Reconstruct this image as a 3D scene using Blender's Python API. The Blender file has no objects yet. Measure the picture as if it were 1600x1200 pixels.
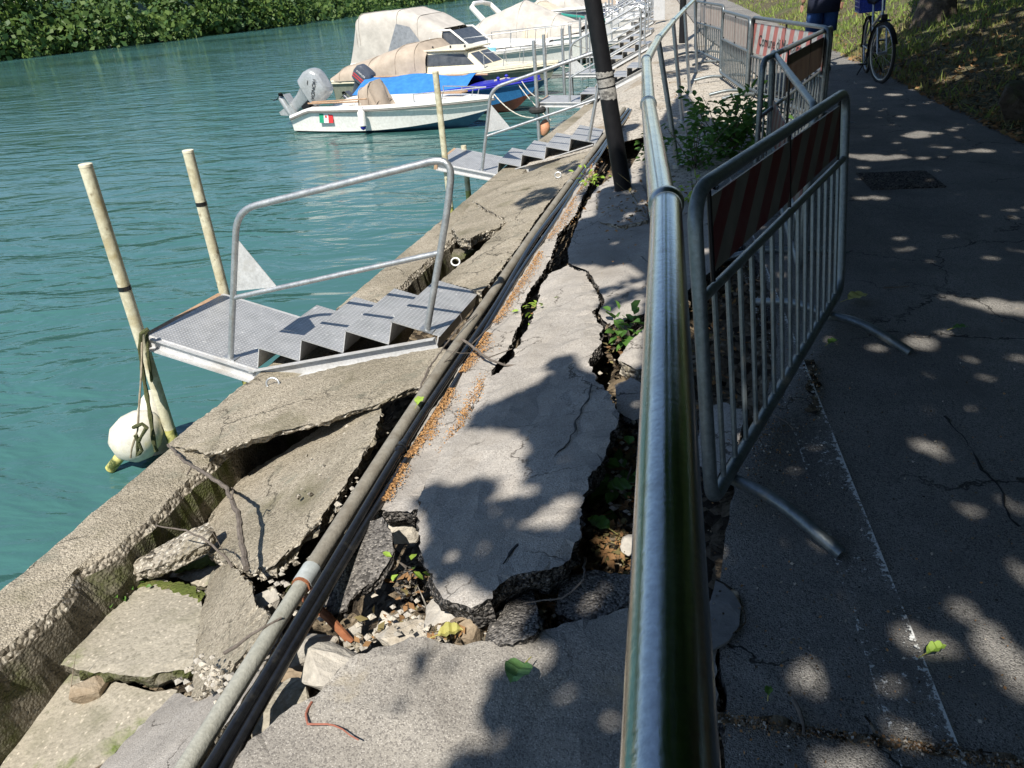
import bpy, bmesh, math, random
import numpy as np
from mathutils import Vector, Matrix, noise
from mathutils.geometry import delaunay_2d_cdt
random.seed(7); rng = np.random.default_rng(7)
R = math.radians
SC = bpy.context.scene
COL = SC.collection

# ------------------------------------------------------------------ camera
F = 1230.0; H = 1.5
def nz(v):
    v = np.array(v, float); return v/np.linalg.norm(v)
yc = nz((220, -655, F)); vx = 200.0
zc = -nz((vx, (vx*220+F*F)/655, F)); xc = np.cross(yc, zc)
M = np.array([xc, yc, zc]); CAM = np.array([0, 0, H])
def ray(u, v): return M @ np.array([u-800, v-600, F])
def P(u, v, z=0.0):
    """real place of a spot of the photograph that lies at height z"""
    r = ray(u, v); return CAM + r*((z-H)/r[2])
def PY(u, v, y):
    r = ray(u, v); return CAM + r*(y/r[1])
cam = bpy.data.cameras.new('camera'); camo = bpy.data.objects.new('camera', cam); COL.objects.link(camo)
cam.sensor_width = 36; cam.lens = F/1600*36; cam.clip_start = 0.02; cam.clip_end = 2000
camo.matrix_world = Matrix(((M[0, 0], -M[0, 1], -M[0, 2], 0), (M[1, 0], -M[1, 1], -M[1, 2], 0), (M[2, 0], -M[2, 1], -M[2, 2], H), (0, 0, 0, 1)))
SC.camera = camo

# ------------------------------------------------------------------ sky, sun, exposure
SUN = nz((0.10, 0.58, -0.81))                       # the way the light travels
world = bpy.data.worlds.new('World'); SC.world = world; world.use_nodes = True
wn = world.node_tree; bg = wn.nodes['Background']
sky = wn.nodes.new('ShaderNodeTexSky'); sky.sky_type = 'NISHITA'; sky.sun_disc = False
sky.sun_elevation = math.asin(-SUN[2]); sky.sun_rotation = math.atan2(-SUN[0], -SUN[1])
sky.air_density = 1.0; sky.dust_density = 0.2; sky.ozone_density = 2.0
wn.links.new(sky.outputs[0], bg.inputs[0]); bg.inputs[1].default_value = 0.088
sl = bpy.data.lights.new('sun', 'SUN'); sl.energy = 5.0; sl.angle = R(0.53); sl.color = (1, 0.94, 0.84)
so = bpy.data.objects.new('sun', sl); COL.objects.link(so)
so.rotation_euler = Vector(SUN).to_track_quat('-Z', 'Y').to_euler()
vs = SC.view_settings; vs.view_transform = 'Standard'; vs.look = 'None'; vs.exposure = 0.55; vs.gamma = 1
SC.cycles.max_bounces = 6; SC.cycles.transparent_max_bounces = 8

# ------------------------------------------------------------------ lie of the land
ZW = -1.15                                             # river level
def wall_x(y): return -2.75 + 0.11*min(y, 14.4) + .012*max(0, y-14.4)                   # outer face of the quay
def slump(x, y):
    """height of the subsided promenade surface; 0 is the footpath"""
    d = x - wall_x(y)
    k = np.interp(y, [-5, 9.8, 13.4, 100], [1, 1, 0, 0])
    return float(np.interp(d, [0, 1.3, 2.1, 2.4], [-.5, -.2, -.05, 0])*k + np.interp(d, [0, .1, 1.15, 1.3], [-.58, -.57, -.05, -.02])*(1-k))
def S(u, v, off=0.0):
    z = -0.1
    for _ in range(40):
        q = P(u, v, z); z = .5*z + .5*(slump(q[0], q[1])+off)
    return P(u, v, z)

# ------------------------------------------------------------------ materials
MATS = {}
def mk(name):
    m = bpy.data.materials.new(name); m.use_nodes = True; nt = m.node_tree
    b = nt.nodes['Principled BSDF']; return m, nt, b
def nd(nt, t, ins=None, **kw):
    n = nt.nodes.new(t)
    for k, v in kw.items(): setattr(n, k, v)
    for k, v in (ins or {}).items():
        if isinstance(v, bpy.types.NodeSocket): nt.links.new(v, n.inputs[k])
        else: n.inputs[k].default_value = v
    return n
def c4(c): return (c[0], c[1], c[2], 1)
def ramp(nt, src, a, b, lo=.35, hi=.65, mode='LINEAR'):
    r = nd(nt, 'ShaderNodeValToRGB', {0: src}); e = r.color_ramp.elements
    r.color_ramp.interpolation = mode
    e[0].position = lo; e[0].color = c4(a) if not isinstance(a, (int, float)) else (a, a, a, 1)
    e[1].position = hi; e[1].color = c4(b) if not isinstance(b, (int, float)) else (b, b, b, 1)
    return r.outputs[0]
def mixc(nt, f, a, b):
    n = nt.nodes.new('ShaderNodeMix'); n.data_type = 'RGBA'
    for i, v in ((0, f), (6, a), (7, b)):
        if isinstance(v, bpy.types.NodeSocket): nt.links.new(v, n.inputs[i])
        else: n.inputs[i].default_value = v if i == 0 else c4(v)
    return n.outputs[2]
def mth(nt, op, a, b=0.0):
    n = nd(nt, 'ShaderNodeMath', {0: a, 1: b}, operation=op); return n.outputs[0]
def mat(name, c1, c2=None, scale=4, rough=.8, metal=0, bump=.2, bscale=40, peb=None, stain=None, stain2=None, obj=False, spec=.4, coat=0, trans=0, dist=.01, rvar=0, crk=None, big=None):
    """noise-mottled surface; peb=(scale, light, dark, share_light, share_dark, bump); stain=(colour, scale, lo, hi)"""
    m, nt, b = mk(name); MATS[name] = m
    pos = nd(nt, 'ShaderNodeTexCoord').outputs['Object'] if obj else nd(nt, 'ShaderNodeNewGeometry').outputs['Position']
    n1 = nd(nt, 'ShaderNodeTexNoise', {'Vector': pos, 'Scale': scale, 'Detail': 6, 'Roughness': .6}).outputs[0]
    col = ramp(nt, n1, c1, c2 or c1)
    hgt = nd(nt, 'ShaderNodeTexNoise', {'Vector': pos, 'Scale': bscale, 'Detail': 5, 'Roughness': .65}).outputs[0]
    col = mixc(nt, .35, col, mixc(nt, ramp(nt, hgt, 0, 1, .3, .7), tuple(.55*x for x in c1), tuple(min(1, 1.35*x) for x in (c2 or c1))))
    if peb:
        wob = nd(nt, 'ShaderNodeVectorMath', {0: pos, 1: nd(nt, 'ShaderNodeTexNoise', {'Vector': pos, 'Scale': peb[0]*.6}).outputs[1]}, operation='MULTIPLY_ADD')
        wob.inputs[1].default_value = (1, 1, 1)
        sc2 = nd(nt, 'ShaderNodeVectorMath', {0: nd(nt, 'ShaderNodeTexNoise', {'Vector': pos, 'Scale': peb[0]*.5}).outputs[1]}, operation='SCALE'); sc2.inputs['Scale'].default_value = .6/peb[0]
        pw = nd(nt, 'ShaderNodeVectorMath', {0: pos, 1: sc2.outputs[0]}, operation='ADD').outputs[0]
        v = nd(nt, 'ShaderNodeTexVoronoi', {'Vector': pw, 'Scale': peb[0], 'Randomness': 1.0})
        rc = nd(nt, 'ShaderNodeSeparateColor', {0: v.outputs['Color']}).outputs[0]
        core = ramp(nt, v.outputs['Distance'], 1, 0, .32, .5)
        fl = mth(nt, 'MULTIPLY', ramp(nt, rc, 0, 1, 1-peb[3]-.03, 1-peb[3]+.03), core)
        fd = ramp(nt, rc, 1, 0, peb[4]-.03, peb[4]+.06)
        col = mixc(nt, fd, col, peb[2]); col = mixc(nt, fl, col, peb[1])
        hgt = mth(nt, 'ADD', hgt, mth(nt, 'MULTIPLY', mth(nt, 'SUBTRACT', 1.0, v.outputs['Distance']), peb[5]))
    for st in (stain, stain2):
        if st:
            ns = nd(nt, 'ShaderNodeTexNoise', {'Vector': pos, 'Scale': st[1], 'Detail': 7, 'Roughness': .62}).outputs[0]
            col = mixc(nt, ramp(nt, ns, 0, 1, st[2], st[3]), col, st[0])
    if big:                                            # broad weathering: (dark tint, light tint, scale)
        nb = nd(nt, 'ShaderNodeTexNoise', {'Vector': pos, 'Scale': big[2], 'Detail': 8, 'Roughness': .7, 'Distortion': .5}).outputs[0]
        mxn = nt.nodes.new('ShaderNodeMix'); mxn.data_type = 'RGBA'; mxn.blend_type = 'MULTIPLY'; mxn.inputs[0].default_value = 1.0
        nt.links.new(col, mxn.inputs[6]); nt.links.new(ramp(nt, nb, big[0], big[1], .32, .68), mxn.inputs[7]); col = mxn.outputs[2]
    if crk:                                            # hairline cracks: (scale, width, colour)
        wv = nd(nt, 'ShaderNodeVectorMath', {0: nd(nt, 'ShaderNodeTexNoise', {'Vector': pos, 'Scale': crk[0]*2.2, 'Detail': 5, 'Roughness': .65}).outputs[1]}, operation='SCALE'); wv.inputs['Scale'].default_value = .55/crk[0]
        vc = nd(nt, 'ShaderNodeTexVoronoi', {'Vector': nd(nt, 'ShaderNodeVectorMath', {0: pos, 1: wv.outputs[0]}, operation='ADD').outputs[0], 'Scale': crk[0]}, feature='DISTANCE_TO_EDGE').outputs[0]
        gate = ramp(nt, nd(nt, 'ShaderNodeTexNoise', {'Vector': pos, 'Scale': crk[0]*.9, 'Detail': 3}).outputs[0], 0, 1, .46, .56)
        fc = mth(nt, 'MULTIPLY', ramp(nt, vc, 1, 0, crk[1]*.3, crk[1]), gate)
        col = mixc(nt, fc, col, crk[2]); hgt = mth(nt, 'SUBTRACT', hgt, mth(nt, 'MULTIPLY', fc, 1.5))
    nt.links.new(col, b.inputs['Base Color'])
    b.inputs['Metallic'].default_value = metal; b.inputs['Specular IOR Level'].default_value = spec
    b.inputs['Coat Weight'].default_value = coat
    if rvar:
        rr = nd(nt, 'ShaderNodeMapRange', {0: n1, 1: .3, 2: .7, 3: max(0, rough-rvar), 4: rough+rvar}).outputs[0]
        nt.links.new(rr, b.inputs['Roughness'])
    else: b.inputs['Roughness'].default_value = rough
    if bump:
        bp = nd(nt, 'ShaderNodeBump', {'Height': hgt, 'Strength': bump, 'Distance': dist}); nt.links.new(bp.outputs[0], b.inputs['Normal'])
    if trans:
        tr = nd(nt, 'ShaderNodeBsdfTranslucent', {0: col}); mx = nd(nt, 'ShaderNodeMixShader', {0: trans, 1: b.outputs[0], 2: tr.outputs[0]})
        nt.links.new(mx.outputs[0], nt.nodes['Material Output'].inputs[0])
    return m
CONC = mat('aggregate_concrete', (.30, .265, .215), (.40, .36, .30), 3, .92, 0, .75, 60, (130, (.58, .53, .45), (.22, .195, .16), .16, .18, .8), ((.20, .185, .13), 2.2, .56, .72), ((.25, .24, .20), 7, .58, .7), spec=.2, crk=(1.7, .010, (.10, .09, .07)), big=((.66, .655, .60), (1.12, 1.11, 1.08), 1.6))
CONCM = mat('mossy_concrete', (.11, .10, .08), (.20, .18, .14), 3, .95, 0, .9, 50, (90, (.30, .27, .22), (.085, .08, .065), .10, .08, .8), ((.075, .085, .03), 4, .47, .6), ((.05, .045, .035), 2.5, .5, .7), spec=.15)
CONCG = mat('mossy_top_concrete', (.29, .265, .215), (.36, .33, .27), 3, .92, 0, .5, 60, (75, (.52, .47, .39), (.25, .23, .185), .08, .08, .6), ((.11, .15, .035), 1.7, .57, .64), ((.2, .19, .14), 5, .5, .7), spec=.2)
BROKEN = mat('broken_concrete', (.36, .32, .26), (.47, .43, .36), 12, .95, 0, 1, 45, (55, (.62, .58, .5), (.16, .14, .11), .25, .25, 1.2), None, ((.24, .21, .15), 6, .5, .7), spec=.15, dist=.02)
ASPH = mat('worn_asphalt', (.355, .335, .31), (.44, .415, .385), 2.5, .93, 0, .35, 110, (230, (.56, .53, .495), (.29, .272, .252), .14, .18, 1.0), ((.33, .305, .275), 1.5, .5, .7), spec=.2, dist=.008, crk=(2.6, .012, (.10, .09, .08)), big=((.74, .73, .72), (1.06, 1.05, 1.04), 2.3))
ASPHL = mat('grey_gritty_asphalt', (.26, .245, .225), (.345, .325, .295), 2.2, .93, 0, .28, 120, (240, (.50, .475, .44), (.19, .178, .165), .14, .20, 1.0), ((.25, .235, .21), 1.1, .48, .7), ((.34, .30, .23), 5, .6, .75), spec=.2, dist=.008, crk=(2.0, .010, (.10, .09, .08)), big=((.72, .71, .70), (1.1, 1.09, 1.07), 2.0))
SMOOTH = mat('smooth_mortar', (.15, .148, .145), (.20, .195, .19), 5, .9, 0, .25, 70)
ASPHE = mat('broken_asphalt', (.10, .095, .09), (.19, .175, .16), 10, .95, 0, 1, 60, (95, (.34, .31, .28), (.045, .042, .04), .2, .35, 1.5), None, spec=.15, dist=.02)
ROAD = mat('path_asphalt', (.205, .20, .195), (.27, .262, .25), 1.6, .9, 0, .8, 110, (290, (.42, .405, .385), (.11, .107, .104), .11, .22, 1.0), ((.16, .155, .152), 2.2, .52, .7), ((.30, .265, .215), 9, .64, .74), spec=.25, dist=.006, crk=(1.1, .008, (.03, .028, .025)), big=((.7, .7, .7), (1.2, 1.18, 1.14), .9))
PAVE = mat('pale_paving', (.38, .345, .30), (.47, .43, .37), 1.2, .92, 0, .5, 50, (60, (.5, .46, .4), (.16, .15, .13), .15, .2, .7), ((.22, .17, .11), 1.6, .55, .7), spec=.2)
SOIL = mat('rubble_soil', (.11, .085, .06), (.22, .175, .12), 7, .97, 0, 1, 30, (28, (.34, .29, .22), (.05, .04, .03), .2, .3, 1.2), None, spec=.1, dist=.03)
STONEW = mat('white_limestone', (.42, .385, .33), (.56, .52, .45), 9, .9, 0, .8, 35, None, ((.36, .31, .24), 5, .55, .75), spec=.2, dist=.015)
STONEG = mat('grey_limestone', (.34, .32, .29), (.46, .43, .38), 9, .9, 0, .7, 30, None, ((.26, .22, .16), 5, .55, .75), spec=.2, dist=.015)
STONEB = mat('brown_stone', (.23, .175, .12), (.34, .275, .20), 9, .9, 0, .7, 30, None, ((.40, .34, .26), 6, .55, .7), spec=.2, dist=.015)
ASPHM = mat('dark_asphalt_face', (.15, .14, .13), (.22, .205, .19), 6, .93, 0, .8, 80, (120, (.36, .335, .30), (.075, .07, .066), .16, .25, 1.0), None, spec=.2, dist=.012)
STEEL = mat('polished_steel', (.50, .505, .50), (.57, .57, .555), 8, .15, 1, .05, 160, None, ((.36, .35, .33), 22, .58, .75), ((.42, .41, .385), 5, .55, .75), rvar=.06)
CAPM = mat('dull_steel', (.40, .41, .42), (.48, .49, .5), 10, .33, 1, .05, 90)
GALV = mat('galvanised_steel', (.36, .38, .40), (.50, .52, .535), 18, .48, .75, .12, 70, None, ((.30, .27, .24), 9, .6, .75), rvar=.08)
GALVB = mat('barrier_tube', (.13, .155, .17), (.22, .25, .265), 14, .4, .6, .1, 70, None, ((.27, .26, .24), 11, .6, .75), rvar=.08)
ALUW = mat('galvanised_plate', (.50, .505, .51), (.60, .605, .61), 12, .6, .35, .1, 60, None, ((.40, .385, .36), 6, .55, .75))
BLACKP = mat('black_paint', (.008, .008, .010), (.014, .014, .016), 20, .45, 0, .12, 60, spec=.25)
BLACKPL = mat('black_plastic_pipe', (.008, .0085, .01), (.014, .0145, .016), 15, .14, 0, .04, 60, None, ((.04, .038, .034), 8, .6, .75), spec=.6)
CONDUIT = mat('grey_conduit', (.20, .185, .155), (.26, .24, .20), 5, .75, 0, .3, 70, None, ((.16, .14, .11), 9, .5, .7), ((.30, .295, .27), 3, .55, .7))
CONDUITP = mat('pale_conduit', (.27, .275, .24), (.34, .34, .30), 6, .75, 0, .35, 80, None, ((.25, .25, .21), 22, .56, .7))
RUST = mat('rust', (.17, .055, .025), (.30, .12, .055), 18, .92, 0, .6, 60)
POLE = mat('ivory_plastic_pole', (.60, .575, .44), (.69, .665, .53), 5, .6, 0, .2, 40, None, ((.42, .36, .22), 7, .48, .68), ((.26, .21, .13), 16, .58, .7), big=((.72, .70, .62), (1.05, 1.05, 1.03), 3.5))
BUOY = mat('white_buoy_plastic', (.56, .54, .46), (.64, .62, .54), 5, .45, 0, .1, 30, None, ((.55, .50, .24), 5, .55, .75))
ALGAE = mat('algae_plastic', (.42, .40, .10), (.55, .52, .2), 9, .6, 0, .3, 40, None, ((.05, .07, .015), 10, .5, .6))
ROPE = mat('wet_rope', (.045, .06, .02), (.11, .11, .05), 40, .95, 0, .8, 160)
ROPEW = mat('pale_rope', (.5, .46, .38), (.62, .58, .5), 40, .9, 0, .6, 160)
WOODR = mat('weathered_timber', (.32, .2, .12), (.46, .31, .2), 10, .85, 0, .4, 50)
BARK = mat('bark', (.065, .05, .038), (.14, .115, .09), 9, .95, 0, 1, 22, None, ((.11, .12, .06), 4, .55, .7), dist=.04)
TWIG = mat('dry_twig', (.095, .08, .068), (.165, .14, .12), 30, .9, 0, .6, 90)
GEL = mat('white_gelcoat', (.78, .76, .71), (.82, .80, .75), 3, .3, 0, .03, 20, None, ((.70, .66, .57), 4, .6, .78), spec=.5)
GELC = mat('cream_gelcoat', (.70, .63, .47), (.76, .70, .55), 3, .32, 0, .03, 20)
HULLG = mat('grey_green_hull', (.16, .17, .13), (.22, .23, .18), 4, .35, 0, .05, 20)
ANTIF = mat('blue_antifoul', (.03, .09, .17), (.05, .13, .22), 6, .7, 0, .1, 40)
BLUEH = mat('blue_hull', (.015, .10, .26), (.025, .14, .32), 5, .45, 0, .1, 40)
BLUED = mat('deep_blue_paint', (.02, .02, .32), (.03, .035, .42), 5, .4, 0, .1, 40)
REDA = mat('red_antifoul', (.22, .06, .04), (.30, .09, .06), 5, .7)
TARP = mat('blue_tarpaulin', (.03, .17, .47), (.045, .21, .54), 4, .5, 0, .4, 9, None, None, dist=.03)
CANT = mat('tan_canvas', (.38, .315, .25), (.44, .37, .30), 3, .9, 0, .16, 4, None, ((.34, .28, .22), 2.5, .5, .7), dist=.04)
CANG = mat('pale_canvas', (.45, .42, .38), (.52, .49, .445), 3, .9, 0, .16, 4, None, ((.40, .37, .335), 2.5, .5, .7), dist=.04)
CANC = mat('cream_canvas', (.55, .475, .37), (.61, .53, .42), 3, .9, 0, .16, 4, dist=.04)
GLASS = mat('tinted_window', (.05, .055, .06), (.08, .085, .09), 5, .06, 0, 0, 10, spec=.8)
PLASW = mat('clear_vinyl_window', (.20, .22, .25), (.27, .29, .32), 5, .15, 0, .1, 10, spec=.6)
ENGS = mat('silver_cowl', (.33, .35, .36), (.39, .41, .42), 4, .33, .25, .03, 20)
ENGD = mat('dark_cowl', (.055, .065, .085), (.08, .09, .115), 6, .35, 0, .03, 20)
RED = mat('red_paint', (.55, .03, .035), (.62, .045, .045), 6, .5)
REDF = mat('faded_red', (.55, .17, .14), (.62, .23, .19), 6, .6)
GREEN = mat('green_paint', (.01, .25, .13), (.02, .29, .16), 6, .5)
WHITE = mat('white_paint', (.74, .74, .72), (.78, .78, .76), 6, .5)
DARKT = mat('black_lettering', (.02, .02, .022), (.03, .03, .032), 6, .5)
RUBBER = mat('rubber', (.018, .018, .018), (.035, .034, .033), 12, .8, 0, .2, 60)
NAVY = mat('navy_cloth', (.012, .016, .035), (.02, .026, .05), 6, .95, 0, .3, 90)
BLUEC = mat('blue_cloth', (.02, .06, .19), (.03, .08, .24), 6, .95, 0, .3, 90)
SKIN = mat('skin', (.45, .26, .18), (.52, .31, .22), 6, .6)
HAIR = mat('dark_hair', (.03, .022, .016), (.05, .035, .025), 30, .7)
CRATE = mat('blue_crate_plastic', (.01, .035, .30), (.015, .05, .38), 6, .45)
BIKE = mat('silver_bike_paint', (.33, .35, .37), (.4, .42, .44), 6, .3, .6)
PAPER = mat('torn_paper', (.28, .27, .25), (.40, .385, .36), 30, .95, 0, .6, 80, None, ((.12, .115, .11), 18, .5, .6))
LEAFG = mat('green_leaf', (.075, .18, .03), (.12, .25, .05), 8, .5, 0, .1, 30, trans=.3)
LEAFY = mat('yellow_leaf', (.42, .40, .10), (.52, .48, .16), 12, .6, 0, .1, 30, trans=.3)
LEAFL = mat('lime_leaf', (.25, .40, .05), (.34, .48, .08), 12, .6, 0, .1, 30, trans=.3)
CROWN = mat('crown_leaf', (.03, .075, .018), (.06, .12, .03), 3, .55, 0, 0, 30, trans=.10)
LITB = mat('brown_litter', (.22, .115, .05), (.38, .22, .10), 25, .9, 0, .3, 60, trans=.15)
SEED = mat('orange_husks', (.36, .19, .07), (.48, .28, .12), 40, .9, 0, .3, 90)
DRYG = mat('dry_grass', (.17, .145, .06), (.27, .22, .10), 3, .9, 0, 0, 30, trans=.2)
GRASSM = mat('grass_blade', (.15, .23, .045), (.26, .33, .08), 1.2, .8, 0, 0, 30, None, ((.26, .22, .10), .9, .5, .65), trans=.25)
GROUND = mat('grassy_ground', (.085, .075, .04), (.16, .14, .075), 5, .97, 0, .8, 30, (40, (.24, .18, .10), (.035, .03, .02), .18, .3, 1), ((.075, .10, .03), .5, .5, .65), dist=.03)
BANKF = mat('bank_leaf', (.022, .06, .012), (.115, .18, .034), .35, .6, 0, 0, 30, trans=.18)

# ------------------------------------------------------------------ mesh helpers
class MB:
    def __init__(s): s.v = []; s.f = []; s.mi = []; s.m = 0
    def add(s, vs, fs):
        o = len(s.v); s.v += [tuple(map(float, p)) for p in vs]
        for f in fs: s.f.append(tuple(i+o for i in f)); s.mi.append(s.m)
        return s
    def box(s, c, d, rot=None, taper=1.0):
        hx, hy, hz = d[0]/2, d[1]/2, d[2]/2
        vs = [Vector((x*hx*(taper if z > 0 else 1), y*hy*(taper if z > 0 else 1), z*hz)) for z in (-1, 1) for x, y in ((-1, -1), (1, -1), (1, 1), (-1, 1))]
        if rot is not None: vs = [rot @ v for v in vs]
        return s.add([v+Vector(c) for v in vs], [(3, 2, 1, 0), (4, 5, 6, 7), (0, 1, 5, 4), (1, 2, 6, 5), (2, 3, 7, 6), (3, 0, 4, 7)])
    def tube(s, pts, r, seg=8, cap=True, closed=False):
        pts = [Vector(p) for p in pts]; n = len(pts)
        rs = r if isinstance(r, (list, tuple)) else [r]*n
        rings = []; up = None
        for i, p in enumerate(pts):
            a = pts[i-1] if (i > 0 or closed) else p; b = pts[(i+1) % n] if (i < n-1 or closed) else p
            t = (b-a).normalized() if (b-a).length > 1e-9 else Vector((0, 0, 1))
            if up is None: up = t.orthogonal().normalized()
            else:
                up = up - t*up.dot(t); up = up.normalized() if up.length > 1e-6 else t.orthogonal().normalized()
            w = t.cross(up)
            rings.append([p + (up*math.cos(2*math.pi*k/seg) + w*math.sin(2*math.pi*k/seg))*rs[i] for k in range(seg)])
        vs = [q for rg in rings for q in rg]; fs = []
        for i in range(n if closed else n-1):
            j = (i+1) % n
            for k in range(seg): fs.append((i*seg+k, i*seg+(k+1) % seg, j*seg+(k+1) % seg, j*seg+k))
        if cap and not closed: fs += [tuple(range(seg-1, -1, -1)), tuple((n-1)*seg+k for k in range(seg))]
        return s.add(vs, fs)
    def lathe(s, c, axis, prof, seg=16):
        ax = Vector(axis).normalized(); c = Vector(c)
        return s.tube([c+ax*a for a, _ in prof], [b for _, b in prof], seg)
    def prism(s, poly, d, off):
        """poly: list of 3-D points (flat), extruded by vector d"""
        n = len(poly); d = Vector(d); a = [Vector(p)+Vector(off) for p in poly]; b = [p+d for p in a]
        return s.add(a+b, [tuple(range(n-1, -1, -1)), tuple(range(n, 2*n))] + [(i, (i+1) % n, n+(i+1) % n, n+i) for i in range(n)])
    def sheet(s, grid, close=False):
        """grid[i][j] points"""
        n, m = len(grid), len(grid[0]); vs = [p for r_ in grid for p in r_]; fs = []
        for i in range(n-1):
            for j in range(m-1): fs.append((i*m+j, i*m+j+1, (i+1)*m+j+1, (i+1)*m+j))
        return s.add(vs, fs)
    def build(s, name, mats, parent=None, org=None, smooth=False, bevel=0, solid=0):
        me = bpy.data.meshes.new(name); o_ = Vector(org) if org is not None else Vector((0, 0, 0))
        me.from_pydata([(p[0]-o_.x, p[1]-o_.y, p[2]-o_.z) for p in s.v], [], s.f); me.validate()
        for m in (mats if isinstance(mats, (list, tuple)) else [mats]): me.materials.append(m)
        if len(me.polygons) == len(s.mi): me.polygons.foreach_set('material_index', s.mi)
        if smooth: me.polygons.foreach_set('use_smooth', [True]*len(me.polygons))
        me.update(); ob = bpy.data.objects.new(name, me); COL.objects.link(ob)
        if parent is not None: ob.parent = parent
        elif org is not None: ob.location = o_
        if solid:
            md = ob.modifiers.new('solid', 'SOLIDIFY'); md.thickness = solid; md.offset = 0
        if bevel:
            md = ob.modifiers.new('bevel', 'BEVEL'); md.width = bevel; md.segments = 2; md.limit_method = 'ANGLE'
        if smooth == 'auto':
            me.polygons.foreach_set('use_smooth', [True]*len(me.polygons))
            try: me.set_sharp_from_angle(angle=R(38))
            except Exception: pass
        return ob
def tag(o, label=None, cat=None, group=None, kind=None):
    for k, v in (('label', label), ('category', cat), ('group', group), ('kind', kind)):
        if v: o[k] = v
    return o
def root(name, label, cat, loc=(0, 0, 0), rz=0, group=None, mw=None):
    o = bpy.data.objects.new(name, None); COL.objects.link(o); o.empty_display_size = .1
    if mw is not None: o.matrix_world = mw
    else: o.location = loc; o.rotation_euler = (0, 0, rz)
    return tag(o, label, cat, group)
def copy_tree(o, parent=None):
    c = o.copy(); COL.objects.link(c); c.parent = parent
    for ch in [x for x in bpy.data.objects if x.parent == o]: copy_tree(ch, c)
    return c
def fbm(p, s=1.0, o=4): return noise.fractal(Vector(p)*s, 1.0, 2.0, o)
def arc(p0, p1, p2, n=6):
    """rounded corner p0-p1-p2 as a quadratic curve"""
    p0, p1, p2 = Vector(p0), Vector(p1), Vector(p2)
    return [p0*(1-t)**2 + p1*2*t*(1-t) + p2*t*t for t in [i/n for i in range(n+1)]]
def bend(pts, r=.08, n=5):
    pts = [Vector(p) for p in pts]; out = [pts[0]]
    for a, b, c in zip(pts, pts[1:], pts[2:]):
        d1 = min(r, (b-a).length*.45); d2 = min(r, (c-b).length*.45)
        out += arc(b+(a-b).normalized()*d1, b, b+(c-b).normalized()*d2, n)
    return out+[pts[-1]]
def leafmesh(mb, c, ax, nrm, L, W, fold=.25):
    """a pointed leaf of six corners, folded along its midrib"""
    ax = Vector(ax).normalized(); nrm = Vector(nrm).normalized(); sd = ax.cross(nrm)
    if sd.length < 1e-4: sd = ax.orthogonal()
    sd = sd.normalized(); nrm = sd.cross(ax); c = Vector(c)
    k = nrm*(W*fold)
    mb.add([c, c+ax*L*.35+sd*W*.5+k, c+ax*L*.72+sd*W*.38+k, c+ax*L, c+ax*L*.72-sd*W*.38+k, c+ax*L*.35-sd*W*.5+k, c+ax*L*.5],
           [(0, 1, 6), (1, 2, 6), (2, 3, 6), (3, 4, 6), (4, 5, 6), (5, 0, 6)])
def cards(name, pts, size, mats, parent=None, flat=0.0, aspect=.7, kind=None, jit=.5, seed=1, org=None):
    """many small leaf-shaped faces (kite of 4 corners) in one mesh; pts Nx3"""
    g = np.random.default_rng(seed); n = len(pts); pts = np.asarray(pts, float)
    a = g.normal(size=(n, 3)); a[:, 2] *= (1-flat); a /= np.linalg.norm(a, axis=1)[:, None]
    b = g.normal(size=(n, 3)); b[:, 2] *= (1-flat); b -= a*(a*b).sum(1)[:, None]; b /= np.linalg.norm(b, axis=1)[:, None]
    L = (size*(1+jit*(g.random(n)-.5)*2))[:, None]; W = L*aspect
    nn = np.cross(a, b)
    v = np.stack([pts-a*L/2, pts+b*W/2-a*L*.05+nn*L*.08, pts+a*L/2, pts-b*W/2-a*L*.05+nn*L*.08], 1).reshape(-1, 3)
    if org is not None: v = v-np.array(org)
    me = bpy.data.meshes.new(name)
    me.vertices.add(4*n); me.vertices.foreach_set('co', v.ravel())
    me.loops.add(4*n); me.loops.foreach_set('vertex_index', np.arange(4*n))
    me.polygons.add(n); me.polygons.foreach_set('loop_start', np.arange(n)*4); me.polygons.foreach_set('loop_total', np.full(n, 4))
    ml = mats if isinstance(mats, (list, tuple)) else [mats]
    for m in ml: me.materials.append(m)
    if len(ml) > 1: me.polygons.foreach_set('material_index', g.integers(0, len(ml), n))
    me.update(calc_edges=True); me.validate()
    o = bpy.data.objects.new(name, me); COL.objects.link(o)
    if parent is not None: o.parent = parent
    elif org is not None: o.location = org
    if kind: o['kind'] = kind
    return o
def inpoly(x, y, poly):
    c = np.zeros(len(x), bool); n = len(poly)
    for i in range(n):
        x1, y1 = poly[i][0], poly[i][1]; x2, y2 = poly[(i+1) % n][0], poly[(i+1) % n][1]
        k = ((y1 > y) != (y2 > y)) & (x < (x2-x1)*(y-y1)/(y2-y1+1e-12)+x1); c ^= k
    return c
def rough_outline(pts, step, amp, seed):
    out = []; n = len(pts)
    for i in range(n):
        a, b = Vector(pts[i]), Vector(pts[(i+1) % n]); L = (b-a).length; m = max(1, int(L/step))
        nn = Vector((-(b-a).y, (b-a).x)).normalized()
        for k in range(m):
            p = a.lerp(b, k/m); e = min(k/m, 1-k/m)*2
            w = (fbm((p.x*9, p.y*9, seed), 1, 3)*.7 + fbm((p.x*38, p.y*38, seed+5), 1, 2)*.35)*amp
            out.append(p + nn*w*(0.4+0.6*min(1, e*4)))
    return out
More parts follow.
